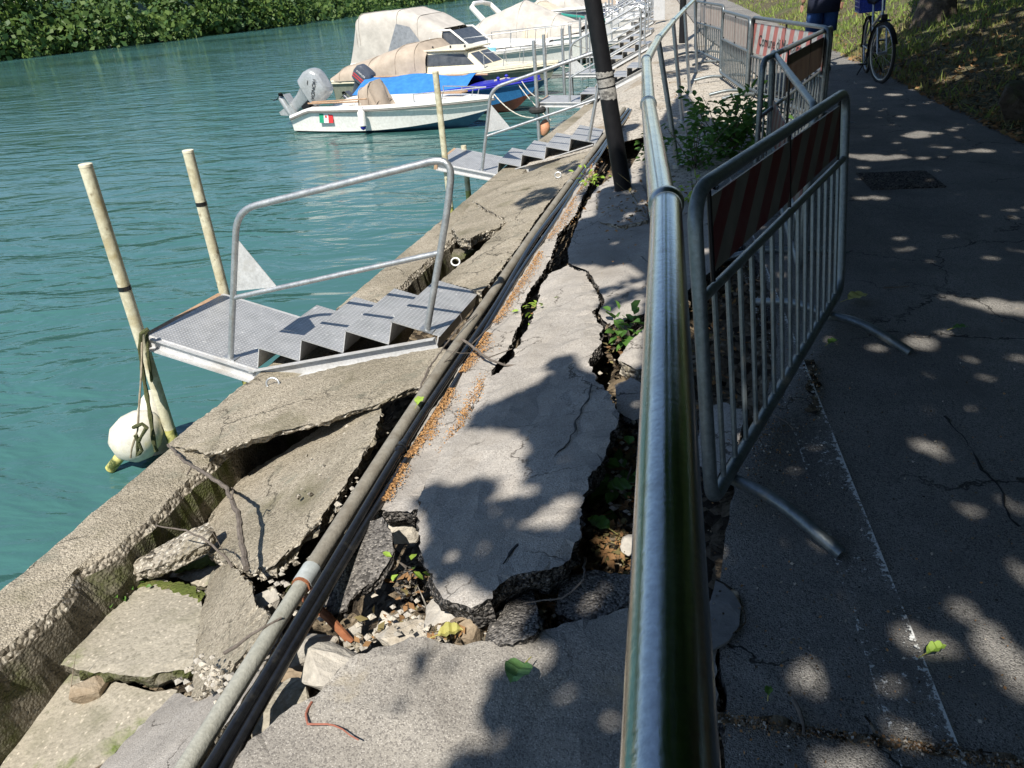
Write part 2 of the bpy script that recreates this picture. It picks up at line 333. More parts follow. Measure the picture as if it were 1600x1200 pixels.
def slab_mesh(outline, ztop, thick, name, mats, label=None, cat='broken slab', group=None, step=.03, amp=.018, grid=.06, tn=.006, seed=0, parent=None, spread=.5, kind=None, chips=1.0):
    """a broken slab: jagged outline (x, y), top following ztop(x, y), crumbling sides"""
    ol = rough_outline(outline, step, amp, seed)
    xs = [p.x for p in ol]; ys = [p.y for p in ol]
    ccw = 1 if sum(a.x*b.y-b.x*a.y for a, b in zip(ol, ol[1:]+ol[:1])) > 0 else -1
    pts = [Vector((p.x, p.y)) for p in ol]; n = len(pts)
    gx, gy = np.meshgrid(np.arange(min(xs), max(xs), grid), np.arange(min(ys), max(ys), grid))
    gx = gx.ravel()+rng.uniform(-.3, .3, gx.size)*grid; gy = gy.ravel()+rng.uniform(-.3, .3, gy.size)*grid
    k = inpoly(gx, gy, [(p.x, p.y) for p in pts]); ins = [Vector((a, b)) for a, b in zip(gx[k], gy[k])]
    cx, cy = sum(xs)/n, sum(ys)/n
    # keep interior points off the rim
    arr = np.array([(p.x, p.y) for p in pts]); keep = []
    for q in ins:
        if np.min(np.hypot(arr[:, 0]-q.x, arr[:, 1]-q.y)) > grid*.45: keep.append(q)
    allp = pts+keep
    vv, _, ff, _, _, _ = delaunay_2d_cdt(allp, [(i, (i+1) % n) for i in range(n)], [], 1, 1e-5)
    mb = MB(); org = (cx, cy, ztop(cx, cy))
    top = []
    for i, p in enumerate(vv):
        z = ztop(p.x, p.y)+fbm((p.x*5, p.y*5, seed), 1, 3)*tn
        if i < n: z -= .004+abs(fbm((p.x*30, p.y*30, seed+2)))*.012*chips
        top.append((p.x, p.y, z))
    mb.add(top, [tuple(f) for f in ff])
    mb.m = 1; rings = [list(range(n))]; lv = [.12, .4, .72, 1.0]
    for li, t in enumerate(lv):
        ring = []
        for i in range(n):
            x, y, z = top[i]; a = pts[i-1]; b = pts[(i+1) % n]; tg = (b-a).normalized(); nn = Vector((tg.y, -tg.x))*ccw
            w = fbm((x*26, y*26, z*26+li*3.1+seed), 1, 3)*.02*chips + fbm((x*8, y*8, li*1.7+seed))*.018*chips - spread*t*thick*.35
            if t == 1.0: w -= .03
            ring.append((x+nn.x*w, y+nn.y*w, z-thick*t*(1+.25*fbm((x*6, y*6, seed+9)))))
        o = len(mb.v); mb.v += ring; ids = list(range(o, o+n)); pr = rings[-1]
        for i in range(n):
            j = (i+1) % n; mb.f.append((pr[i], ids[i], ids[j], pr[j])); mb.mi.append(1)
        rings.append(ids)
    mb.f.append(tuple(rings[-1][::-1])); mb.mi.append(1)
    ob = mb.build(name, mats, parent, org)
    # make sides face outwards
    bm = bmesh.new(); bm.from_mesh(ob.data); bmesh.ops.recalc_face_normals(bm, faces=bm.faces); bm.to_mesh(ob.data); bm.free()
    if label: tag(ob, label, cat, group)
    if kind: ob['kind'] = kind
    return ob
def plane3(ctrl):
    q = [S(u, v, o) for u, v, o in ctrl]; A = np.array([[p[0], p[1], 1] for p in q]); s_ = np.linalg.solve(A, np.array([p[2] for p in q]))
    return s_
def px_slab(name, label, poly, ctrl, thick, mats, **kw):
    """slab whose flat top runs through three known spots (u, v, offset from the subsided surface)"""
    a, b, c = plane3(ctrl); out = []
    for u, v in poly:
        r = ray(u, v); t = (a*CAM[0]+b*CAM[1]+c-CAM[2])/(r[2]-a*r[0]-b*r[1]); q = CAM+r*t; out.append((q[0], q[1]))
    return slab_mesh(out, lambda x, y: a*x+b*y+c, thick, name, mats, label, **kw)
def stone(name, label, c, dims, rz, m, seed, cat='stone', group=None, tilt=(0, 0), sharp=.75, parent=None):
    bm = bmesh.new(); g = random.Random(seed)
    for _ in range(15):
        v = Vector((g.gauss(0, 1), g.gauss(0, 1), g.gauss(0, 1))).normalized()
        e = sharp; v = Vector([math.copysign(abs(q)**e, q) for q in v])
        bm.verts.new(Vector((v.x*dims[0]/2, v.y*dims[1]/2, v.z*dims[2]/2))*g.uniform(.78, 1.12))
    bmesh.ops.convex_hull(bm, input=bm.verts)
    for v in [v for v in bm.verts if not v.link_faces]: bm.verts.remove(v)
    bmesh.ops.bevel(bm, geom=list(bm.edges), offset=min(dims)*.03, segments=1, affect='EDGES')
    bmesh.ops.triangulate(bm, faces=bm.faces)
    bmesh.ops.subdivide_edges(bm, edges=[e for e in bm.edges if e.calc_length() > min(dims)*.22], cuts=1, use_grid_fill=True)
    k = min(dims)
    for v in bm.verts: v.co += v.co.normalized()*fbm(v.co*(3/k)+Vector((seed, 0, 0)), 1, 4)*k*.06
    me = bpy.data.meshes.new(name); bmesh.ops.recalc_face_normals(bm, faces=bm.faces); bm.to_mesh(me); bm.free()
    me.materials.append(m); o = bpy.data.objects.new(name, me); COL.objects.link(o)
    o.rotation_euler = (tilt[0], tilt[1], rz); o.location = c
    if parent is not None: o.parent = parent
    if label: tag(o, label, cat, group)
    return o

def text_mesh(cu, m_):
    """lettering as a plain mesh"""
    t = bpy.data.objects.new('lettering_curve', cu); COL.objects.link(t); dg = bpy.context.evaluated_depsgraph_get()
    me = bpy.data.meshes.new_from_object(t.evaluated_get(dg)); me.name = 'lettering'; me.materials.clear(); me.materials.append(m_)
    bpy.data.objects.remove(t); o = bpy.data.objects.new('lettering', me); COL.objects.link(o); return o

# ------------------------------------------------------------------ river
m, nt, b = mk('river_water'); pos = nd(nt, 'ShaderNodeNewGeometry').outputs['Position']
mp = nd(nt, 'ShaderNodeMapping', {'Vector': pos, 'Rotation': (0, 0, R(-18)), 'Scale': (.55, 1.25, 1)}).outputs[0]
w1 = nd(nt, 'ShaderNodeTexNoise', {'Vector': mp, 'Scale': 1.5, 'Detail': 3, 'Roughness': .5, 'Distortion': .6}).outputs[0]
w2 = nd(nt, 'ShaderNodeTexNoise', {'Vector': mp, 'Scale': 6.5, 'Detail': 4, 'Roughness': .55, 'Distortion': .4}).outputs[0]
w3 = nd(nt, 'ShaderNodeTexNoise', {'Vector': pos, 'Scale': .12, 'Detail': 3}).outputs[0]
amp = nd(nt, 'ShaderNodeMapRange', {0: w3, 1: .35, 2: .65, 3: .25, 4: 1.1}).outputs[0]
hh = mth(nt, 'MULTIPLY', mth(nt, 'ADD', mth(nt, 'MULTIPLY', w1, 1.0), mth(nt, 'MULTIPLY', w2, .12)), amp)
bp = nd(nt, 'ShaderNodeBump', {'Height': hh, 'Strength': .9, 'Distance': .20}); nt.links.new(bp.outputs[0], b.inputs['Normal'])
nt.links.new(mixc(nt, ramp(nt, w3, 0, 1, .3, .7), (.042, .118, .110), (.050, .142, .138)), b.inputs['Base Color'])
b.inputs['Roughness'].default_value = .04; b.inputs['IOR'].default_value = 1.40
WATER = m
mb = MB(); mb.add([(-400, -200, ZW), (200, -200, ZW), (200, 700, ZW), (-400, 700, ZW)], [(0, 1, 2, 3)])
tag(mb.build('river', WATER), kind='structure')
mb = MB(); mb.add([(-400, -200, -4.5), (200, -200, -4.5), (200, 700, -4.5), (-400, 700, -4.5)], [(0, 1, 2, 3)])
tag(mb.build('river_bed', SOIL), kind='structure')

# far bank: a rising shore hidden under a mass of shrubs and ivy
BL = [P(-500, 150, ZW), P(-200, 119, ZW), P(0, 96, ZW), P(200, 72, ZW), P(400, 48, ZW), P(560, 24, ZW), P(700, 3, ZW), P(800, -14, ZW), P(900, -28, ZW)]
BL = [np.array(p) for p in BL]
mb = MB(); gr = []
for i in range(len(BL)):
    t = BL[min(i+1, len(BL)-1)]-BL[max(i-1, 0)]; nn = nz((-t[1], t[0], 0))
    gr.append([BL[i]+nn*a+np.array((0, 0, c)) for a, c in ((-.1, -1.5), (.3, -.6), (2, .2), (6, 1.8), (12, 3.6), (120, 6))])
mb.sheet(gr); tag(mb.build('far_bank', CROWN), kind='structure')
pts = []; sz = []
cum = [0]
for a, c in zip(BL, BL[1:]): cum.append(cum[-1]+np.linalg.norm(c-a))
def along(s):
    i = max(0, min(len(BL)-2, int(np.searchsorted(cum, s)-1))); f = (s-cum[i])/(cum[i+1]-cum[i])
    t = nz(BL[i+1]-BL[i]); return BL[i]*(1-f)+BL[i+1]*f, np.array((-t[1], t[0], 0))
for k in range(900):
    s_ = rng.uniform(0, min(cum[-1], 330))
    if s_ > 60 and rng.random() < .25: continue
    p, nn = along(s_); back = rng.uniform(0, 1)**1.3*9
    rr = rng.uniform(.7, 1.0)+2.0*rng.random()**2; hz = .3+back*.95+rng.uniform(-.5, .6)
    c = p+nn*(back+.2)+np.array((0, 0, hz-.2))
    n = int(78*rr**1.5*(1.0 if s_ < 130 else .5)); d = rng.normal(size=(n, 3)); d /= np.linalg.norm(d, axis=1)[:, None]
    q = c+d*rr*(1-.22*rng.random((n, 1))**2)*np.array((1, 1, .75)); pts.append(q[q[:, 2] > ZW+.05])
pts = np.concatenate(pts)
o = cards('riverbank_foliage', pts, .42, [BANKF, BANKF, CROWN], kind='stuff', aspect=.75, seed=3)
tag(o, 'sunlit wall of shrubs and ivy along the far bank of the river', 'foliage')

# ------------------------------------------------------------------ embankment on the path side, quay, path
def path_shift(y): return 0.0
mb = MB(); gr = []
for y in list(np.arange(-9, 24, .5))+list(np.arange(24, 100, 3)):
    row = []
    for d in [0, .25, .6, 1, 1.5, 2.1, 2.8, 3.6, 4.6, 6, 8, 12, 20, 40]:
        x = 3.0+path_shift(y)+d
        row.append((x, y, -.03+.34*min(d, 8)*(1-.02*d if d < 8 else .84)+.05*fbm((x*.8, y*.8, 0))+.012*fbm((x*5, y*5, 1))))
    gr.append(row)
mb.sheet(gr); GRASSB = mb.build('embankment', GROUND, smooth=True); tag(GRASSB, kind='structure')
def bank_z(x, y):
    d = x-3.0-path_shift(y); return -.03+.34*min(d, 8)*(1-.02*d if d < 8 else .84)+.05*fbm((x*.8, y*.8, 0))
# soil under everything
mb = MB(); gr = []
for y in list(np.arange(-1.5, 7.6, .07))+list(np.arange(7.7, 100, 2.0)):
    row = []
    for d in np.arange(.24, 3.4, .08) if True else []:
        x = wall_x(y)+d; hi = np.interp(d, [.24, .9, 1.6, 2.1, 2.7, 3.4], [-.52, -.42, -.34, -.27, -.14, -.14])
        row.append((x, y, slump(x, y)+hi+.11*fbm((x*3, y*3, 4))+.03*fbm((x*14, y*14, 2)) if y < 7.6 else slump(x, y)-.25))
    gr.append(row)
mb.sheet(gr); tag(mb.build('soil_bed', SOIL, smooth=True), kind='structure')
# path with its torn left edge
pl = [P(u, v, 0)[:2] for u, v in ((1124, 1000), (1128, 880), (1150, 745), (1190, 650), (1214, 560), (1212, 480), (1185, 405))]
left = [(.16, -6), (.16, .8)]+[(p[0], p[1]) for p in pl]+[(.40, 5.6), (.62, 6.6), (.9, 8), (1.35, 9.2), (1.5, 10.5), (1.45, 14), (1.15, 20), (1.1, 45), (1.1, 95)]
right = [(3.1, 95), (3.06, 45), (3.04, 20), (3.04, 14), (3.04, 9), (3.05, 6), (3.06, -6)]
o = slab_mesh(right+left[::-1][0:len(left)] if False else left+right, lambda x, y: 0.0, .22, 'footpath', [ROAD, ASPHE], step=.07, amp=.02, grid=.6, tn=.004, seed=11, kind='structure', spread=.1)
# far promenade, still whole
mb = MB(); gr = []
for y in list(np.arange(6.15, 14, .16))+list(np.arange(14, 96, 1.2)):
    x0 = wall_x(y)+.33; x1 = 1.9
    x0 = max(x0, wall_x(y)+(1.75 if y < 9.0 else .33))
    gr.append([(x0+(x1-x0)*t, y, slump(x0+(x1-x0)*t, y)-.014+.012*fbm(((x0+(x1-x0)*t)*3, y*3, 7))) for t in np.linspace(0, 1, 14)])
mb.sheet(gr); tag(mb.build('promenade', PAVE, smooth=True), kind='structure')
# quay walls
def quay(name, label, y0, y1, st, m_in, w=.32):
    mb = MB(); gr = []; ys = np.arange(y0, y1+st*.5, st)
    for y in ys:
        x = wall_x(y); zt = slump(x, y)+.012
        e = fbm((y*2.5, 0, 3))*.02+fbm((y*14, 0, 1))*.012; e2 = abs(fbm((y*3.1, 4, 3)))*.05+fbm((y*18, 5, 1))*.018
        jag = .0 if abs(y-2.16) > .13 else -.07*(1-abs(y-2.16)/.13)
        gr.append([(x-.05, y, -3), (x-.012+e*.5, y, zt-.05), (x+.012+e*.4, y, zt-.006+fbm((y*9, 1, 1))*.006), (x+.1, y, zt+fbm((y*3, 2, 2))*.008), (x+w-.09, y, zt+fbm((y*3, 5, 2))*.008),
                   (x+w-.015-e2*.7+jag, y, zt-.008-abs(jag)*.3), (x+w+.01-e2*.9+jag, y, zt-.05-e2*.2), (x+w+.015-e2*.3+fbm((y*7, 8, 1))*.015, y, zt-.14), (x+w+.03+fbm((y*4, 9, 1))*.02, y, zt-.30), (x+w+.02, y, zt-.95)])
    n = len(gr); mcols = [0, 0, 0, 0, 0, 2, 1, 1, 1]
    vs = [p for r_ in gr for p in r_]; mm = 10
    mb.v = [tuple(p) for p in vs]
    for i in range(n-1):
        for j in range(9): mb.f.append((i*mm+j, (i+1)*mm+j, (i+1)*mm+j+1, i*mm+j+1)); mb.mi.append(mcols[j])
    for e_ in (0, n-1): mb.f.append(tuple(e_*mm+k for k in range(10))); mb.mi.append(1)
    o = mb.build(name, [CONC, m_in, BROKEN], None, (wall_x(y0), y0, -.5))
    bm = bmesh.new(); bm.from_mesh(o.data); bmesh.ops.recalc_face_normals(bm, faces=bm.faces); bm.to_mesh(o.data); bm.free()
    return tag(o, label, 'quay wall')
quay('quay_wall', 'sunken concrete quay beam with mossy inner face beside the cracked slabs', -1.5, 4.9, .03, CONCM)
quay('quay_wall', 'concrete quay beam with mossy gap between the two nearest gangways', 4.92, 8.6, .04, CONCM)
quay('quay_wall', 'straight unbroken quay wall running on past the moored boats', 8.62, 95, .4, CONCM)

# ------------------------------------------------------------------ broken slabs
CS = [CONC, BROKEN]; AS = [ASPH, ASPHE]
px_slab('broken_slab', 'concrete slab overhanging a black hollow under the stairs of the nearest gangway',
        [(262, 692), (383, 597), (440, 592), (560, 565), (692, 540), (702, 555), (660, 600), (640, 606), (600, 624), (588, 630), (545, 643), (505, 658), (470, 664), (430, 674), (385, 688), (345, 703), (318, 706), (300, 700)],
        [(300, 690, .02), (430, 610, .02), (660, 580, .0)], .05, CS, spread=1.6, seed=1, step=.02, amp=.022)
px_slab('broken_slab', 'big tilted concrete slab between the quay beam and the grey pipe, branch lying on it',
        [(497, 668), (592, 628), (594, 645), (585, 680), (560, 722), (540, 755), (512, 790), (498, 812), (470, 838), (445, 862), (428, 880), (400, 888), (345, 872), (322, 858), (328, 800), (346, 768), (400, 728), (440, 705)],
        [(592, 632, -.03), (440, 870, -.10), (345, 780, -.28)], .08, CS, seed=2, step=.018, amp=.02)
px_slab('broken_slab', 'narrow broken concrete bar lying against the mossy inner side of the quay beam',
        [(203, 878), (240, 855), (300, 825), (326, 815), (334, 828), (322, 846), (285, 868), (240, 885), (212, 892)],
        [(205, 880, -.17), (330, 820, -.12), (240, 885, -.18)], .07, [BROKEN, BROKEN], seed=3, step=.015, amp=.008)
px_slab('broken_slab', 'flat concrete slab with green moss along its upper edge, below the narrow bar',
        [(68, 1012), (100, 985), (150, 945), (205, 908), (250, 903), (312, 922), (320, 960), (306, 1000), (306, 1038), (262, 1048), (225, 1056), (180, 1052), (130, 1045), (86, 1032)],
        [(80, 1010, -.26), (230, 920, -.28), (300, 1020, -.30)], .10, [CONCG, CONCM], seed=4, step=.02, amp=.014)
px_slab('broken_slab', 'small mossy slab piece tucked under the narrow concrete bar',
        [(245, 896), (290, 872), (335, 860), (352, 878), (345, 905), (318, 915), (285, 905)],
        [(250, 895, -.36), (340, 870, -.34), (318, 912, -.37)], .09, [CONCG, CONCM], seed=5, step=.02, amp=.012)
px_slab('broken_slab', 'lowest sunken slab in the corner with a brown rock lying on it',
        [(-60, 1120), (0, 1085), (40, 1058), (90, 1044), (160, 1060), (238, 1078), (275, 1075), (268, 1090), (200, 1150), (140, 1215), (90, 1290), (-60, 1330)],
        [(0, 1110, -.36), (220, 1085, -.36), (60, 1200, -.40)], .12, [CONCG, CONCM], seed=6, step=.025, amp=.014)
px_slab('broken_slab', 'pale upright slab with pebbly face leaning beside the grey pipe',
        [(303, 1040), (306, 1000), (318, 940), (328, 892), (352, 880), (372, 886), (388, 905), (398, 938), (418, 962), (408, 985), (375, 1025), (345, 1062), (318, 1082), (298, 1085)],
        [(310, 1000, -.26), (380, 900, -.14), (400, 985, -.05)], .08, CS, seed=7, step=.015, amp=.014)
px_slab('broken_slab', 'pale gritty slab under the lower end of the grey pipe',
        [(130, 1225), (200, 1150), (272, 1082), (315, 1088), (345, 1064), (390, 1015), (425, 972), (440, 985), (400, 1060), (350, 1130), (300, 1200), (270, 1260), (110, 1260)],
        [(170, 1200, -.27), (300, 1095, -.24), (390, 1030, -.20)], .12, [ASPH, BROKEN], seed=8, step=.02, amp=.01)
px_slab('broken_slab', 'long sound concrete slab between the two nearest gangways, beside the pipe',
        [(688, 437), (752, 455), (775, 428), (800, 396), (850, 325), (928, 232), (880, 246), (785, 284), (762, 290), (738, 312), (788, 341), (786, 352), (742, 394)],
        [(700, 435, .0), (790, 400, .0), (880, 260, .0)], .14, CS, seed=9, step=.03, amp=.014)
px_slab('broken_slab', 'cracked loose piece of concrete tilted over the mossy gap',
        [(706, 352), (722, 335), (735, 318), (760, 330), (787, 343), (780, 354), (752, 362), (735, 371), (716, 372)],
        [(710, 355, .05), (735, 320, .04), (780, 350, .03)], .10, CS, seed=10, step=.02, amp=.016)
px_slab('broken_slab', 'asphalt strip with orange husks between the black pipes and the long crack',
        [(938, 236), (922, 285), (908, 312), (897, 338), (872, 362), (862, 398), (838, 440), (815, 472), (813, 500), (793, 545), (778, 566), (762, 592), (737, 640), (702, 690), (672, 740), (660, 792), (640, 800), (612, 797), (583, 790), (596, 760), (622, 712), (650, 668), (720, 560), (770, 488), (830, 396), (885, 310)],
        [(600, 780, .0), (760, 570, .0), (900, 290, .0)], .10, AS, seed=12, step=.015, amp=.02, tn=.016)
px_slab('broken_slab', 'large tongue of grey asphalt, half in leaf shade, hanging over the rubble pit',
        [(846, 440), (862, 424), (886, 414), (914, 424), (928, 445), (936, 468), (925, 487), (943, 512), (934, 540), (920, 560), (932, 592), (956, 614), (966, 650), (955, 690), (940, 720), (912, 768), (905, 805), (903, 842), (880, 876), (850, 888), (800, 900), (770, 932), (735, 944), (700, 934), (680, 912), (662, 882), (656, 850), (652, 800), (668, 742), (697, 692), (732, 641), (758, 594), (796, 562), (828, 502), (840, 470)],
        [(880, 430, .015), (690, 900, .05), (940, 690, .05)], .12, AS, seed=13, step=.014, amp=.026, tn=.022)
px_slab('broken_slab', 'cracked grey paving around the foot of the leaning black lamp post',
        [(932, 292), (912, 325), (888, 385), (888, 410), (918, 421), (934, 444), (944, 470), (934, 488), (952, 508), (990, 492), (1030, 480), (1075, 452), (1130, 405), (1150, 345), (1120, 296), (1040, 268), (975, 262)],
        [(900, 390, .01), (1060, 450, .0), (980, 280, .0)], .11, AS, seed=14, step=.03, amp=.014)
px_slab('broken_slab', 'near grey asphalt slab along the bottom, sun and leaf shade, green leaf on it',
        [(352, 1205), (398, 1152), (448, 1112), (492, 1086), (540, 1034), (582, 1010), (650, 1000), (700, 1004), (760, 1000), (830, 986), (900, 966), (990, 948), (1060, 940), (1122, 935), (1122, 1010), (1116, 1200), (1100, 1600), (200, 1600), (260, 1400)],
        [(420, 1180, .0), (650, 1010, .0), (1000, 1000, -.02)], .14, [ASPHL, ASPHE], seed=15, step=.016, amp=.02, tn=.018)
px_slab('broken_slab', 'rough asphalt fragment lying in the leafy trench behind the steel rail',
        [(960, 600), (985, 588), (1010, 600), (1015, 640), (990, 655), (965, 640)], [(960, 600, -.03), (1010, 600, -.05), (985, 650, -.08)], .09, AS, seed=16, step=.02, amp=.01)
px_slab('broken_slab', 'pale broken kerb piece beside the steel rail, green weeds next to it',
        [(965, 560), (985, 530), (1015, 505), (1040, 515), (1040, 560), (1000, 575)], [(970, 560, .0), (1010, 510, .02), (1030, 560, -.02)], .1, [ASPH, BROKEN], seed=17, step=.02, amp=.01)
px_slab('broken_slab', 'upturned dark asphalt chunk standing in the pit beside the black pipes',
        [(505, 940), (515, 905), (545, 850), (575, 812), (598, 806), (612, 830), (614, 862), (590, 900), (555, 925), (540, 950), (515, 960)],
        [(510, 940, -.07), (590, 815, .015), (610, 860, -.02)], .055, [ASPHM, ASPHE], seed=18, step=.014, amp=.012)
px_slab('broken_slab', 'dark asphalt piece lying in the rubble below the asphalt tongue',
        [(757, 1000), (765, 972), (800, 932), (832, 918), (838, 945), (842, 975), (835, 990), (800, 1004)], [(760, 1000, -.02), (830, 920, -.04), (840, 985, .0)], .07, [ASPHM, ASPHE], seed=19, step=.015, amp=.01)
px_slab('broken_slab', 'asphalt piece resting in leaves close to the steel rail',
        [(868, 950), (872, 920), (880, 898), (930, 888), (985, 895), (990, 930), (960, 955), (905, 972)], [(870, 950, -.06), (930, 890, -.05), (985, 930, -.03)], .08, [ASPHM, ASPHE], seed=20, step=.015, amp=.01)
px_slab('broken_slab', 'small grey asphalt flap under the striped barrier',
        [(1085, 720), (1095, 640), (1130, 625), (1165, 640), (1150, 700), (1120, 745)], [(1090, 720, -.04), (1130, 630, -.03), (1150, 700, -.02)], .06, AS, seed=21, step=.02, amp=.01)

# ------------------------------------------------------------------ rubble in the pit
def rock(u, v, off, dims, rz, m_, seed, label, tilt=(0, 0), sharp=.7):
    p = S(u, v, off); return stone('rubble_stone', label, (p[0], p[1], p[2]-dims[2]*.25), dims, R(rz), m_, seed, 'stone', None, (R(tilt[0]), R(tilt[1])), sharp)
rock(136, 1068, -.31, (.17, .12, .14), 20, STONEB, 31, 'angular brown rock lying on the lowest sunken slab', (0, 10))
rock(617, 818, -.10, (.19, .13, .14), 10, STONEW, 32, 'white crumbly concrete lump under the husk-covered asphalt strip')
rock(688, 948, -.06, (.15, .18, .20), 30, STONEG, 33, 'smooth grey stone under the lip of the asphalt tongue', (15, 10), .9)
rock(736, 972, -.05, (.16, .14, .16), 60, STONEB, 34, 'tan brown stone at the edge of the near slab', (10, 0), .8)
rock(440, 1100, -.12, (.22, .20, .18), 35, CONCG, 35, 'yellowish square block wedged against the near slab')
rock(520, 1030, -.08, (.22, .18, .14), 50, STONEG, 36, 'flat grey stone beside the rusty pipe stub', (15, 10))
rock(484, 1000, -.10, (.19, .14, .13), 20, STONEG, 37, 'grey angular stone under the black pipes')
rock(458, 1050, -.24, (.17, .15, .12), 80, STONEB, 38, 'ochre brown stone deep in the pit under the black pipes', (20, 0))
rock(628, 990, -.09, (.17, .12, .10), 15, STONEW, 39, 'pale limestone chunk at the rim of the near slab')
rock(640, 905, -.15, (.11, .11, .11), 50, ASPHE, 40, 'dark tarry lump with a green sprout below the tongue')
rock(612, 965, -.17, (.12, .10, .10), 10, STONEW, 41, 'small white stone in the middle of the pit')
rock(410, 935, -.16, (.13, .11, .11), 25, STONEG, 42, 'grey lump between the upright slab and the pipe')
rock(460, 905, -.2, (.12, .16, .10), 40, CONCM, 43, 'mossy stone under the lower corner of the big tilted slab')
rock(380, 1130, -.18, (.10, .12, .12), 40, CONCG, 44, 'buff stone close to the lower end of the black pipes')
rock(665, 425, -.26, (.30, .34, .26), 20, CONCM, 45, 'green mossy boulder in the gap behind the stair landing', (10, 20), .85)
rock(722, 392, -.2, (.36, .26, .22), 50, CONCM, 46, 'moss-covered boulder under the loose cracked piece', (0, 15), .85)
rock(30, 1010, -.35, (.1, .22, .1), 15, CONCM, 47, 'mossy stone wedged between the quay beam and the lowest slab')
rock(985, 845, -.06, (.07, .07, .06), 15, STONEG, 48, 'small grey stone among brown leaves by the steel rail', (0, 0), .9)
rock(548, 990, -.16, (.12, .07, .05), 60, STONEG, 49, 'thin grey flake beside the rusty pipe stub', (20, 0))
# crumbs
cr = []
for (u, v, su, sv, off, n) in ((640, 975, 50, 30, -.12, 60), (330, 1060, 28, 25, -.08, 70), (560, 1010, 40, 20, -.14, 30), (960, 700, 25, 120, -.1, 50), (440, 880, 40, 20, -.16, 40), (540, 760, 50, 70, -.08, 50), (470, 930, 60, 40, -.15, 50), (700, 985, 60, 12, -.06, 30), (830, 960, 80, 30, -.1, 30)):
    for _ in range(n): cr.append((S(u+random.gauss(0, su*.6), v+random.gauss(0, sv*.6), off), random.uniform(.005, .02)))
mb = MB()
for k, (p, s_) in enumerate(cr):
    mb.m = k % 3; g = random.Random(k); vs = [Vector(p)+Vector((g.gauss(0, 1), g.gauss(0, 1), g.gauss(0, .7))).normalized()*s_*g.uniform(.6, 1) for _ in range(6)]
    a = [Vector(p)+Vector(d)*s_*g.uniform(.6, 1.1) for d in ((1, 0, 0), (0, 1, 0), (-1, 0, 0), (0, -1, 0), (0, 0, .8), (0, 0, -.8))]
    mb.add(a, [(0, 1, 4), (1, 2, 4), (2, 3, 4), (3, 0, 4), (1, 0, 5), (2, 1, 5), (3, 2, 5), (0, 3, 5)])
tag(mb.build('rubble_crumbs', [STONEW, STONEG, BROKEN]), 'small pale crumbs of stone and concrete in the pit', 'gravel', kind='stuff')

MOSS = mat('green_moss', (.085, .115, .028), (.15, .175, .05), 14, .98, 0, 1, 70, None, ((.20, .18, .08), 9, .58, .7), spec=.1, dist=.02)
for lab, poly, ctrl in (('green moss along the upper edge of the flat slab', [(150, 950), (178, 925), (205, 905), (250, 902), (285, 910), (312, 922), (306, 932), (280, 924), (250, 913), (222, 915), (197, 924), (165, 950)], [(80, 1010, -.249), (230, 920, -.269), (300, 1020, -.289)]),
                        ('green moss on the corner of the lowest slab', [(-30, 1105), (0, 1086), (30, 1064), (40, 1068), (28, 1085), (0, 1104), (-30, 1122)], [(0, 1110, -.340), (220, 1085, -.340), (60, 1200, -.380)]),
                        ('moss on the small slab under the narrow bar', [(275, 885), (330, 862), (345, 872), (310, 885), (285, 892)], [(250, 895, -.340), (340, 870, -.320), (318, 912, -.350)])):
    px_slab('moss_patch', lab, poly, ctrl, .010, [MOSS, MOSS], cat='moss', seed=77, step=.012, amp=.035, grid=.025, tn=.012, chips=.3, kind='stuff')

# ------------------------------------------------------------------ pipes along the quay
PX = [(250, 1265), (290, 1200), (480, 900), (640, 650), (720, 530), (762, 470), (830, 370), (880, 300), (935, 226), (975, 170)]
pc = [S(u, v, .03) for u, v in PX]
def resamp(pp, n=60):
    pp = [Vector(p) for p in pp]; out = []
    for a, b in zip(pp, pp[1:]):
        k = max(2, int((b-a).length/.12))
        out += [a.lerp(b, i/k) for i in range(k)]
    return out+[pp[-1]]
pcs = resamp(pc)
for _ in range(3): pcs = [pcs[0]]+[(a+b*2+c)/4 for a, b, c in zip(pcs, pcs[1:], pcs[2:])]+[pcs[-1]]
ik = min(range(len(pcs)), key=lambda i: (pcs[i]-Vector(S(484, 893, .03))).length)
cr_ = root('conduit_pipe', 'grey rigid pipe lying along the cracked quay, pale at its lower end', 'pipe', pcs[ik])
MB().tube(pcs[ik:], .028, 14).build('tube', CONDUIT, cr_, pcs[ik], smooth='auto')
MB().tube(pcs[:ik+1], .025, 14).build('tube', CONDUITP, cr_, pcs[ik], smooth='auto')
t_ = (pcs[ik+1]-pcs[ik-1]).normalized()
MB().tube([pcs[ik]-t_*.035, pcs[ik]+t_*.04], .0315, 14).build('coupling', mat('blue_grey_sleeve', (.33, .36, .36), (.4, .43, .43), 12, .7), cr_, pcs[ik], smooth='auto')
MB().tube([pcs[ik]-t_*.045, pcs[ik]-t_*.036], .0305, 14).build('rusty_ring', RUST, cr_, pcs[ik], smooth='auto')
jo = min(range(len(pcs)), key=lambda i: (pcs[i]-Vector(S(622, 690, .03))).length)
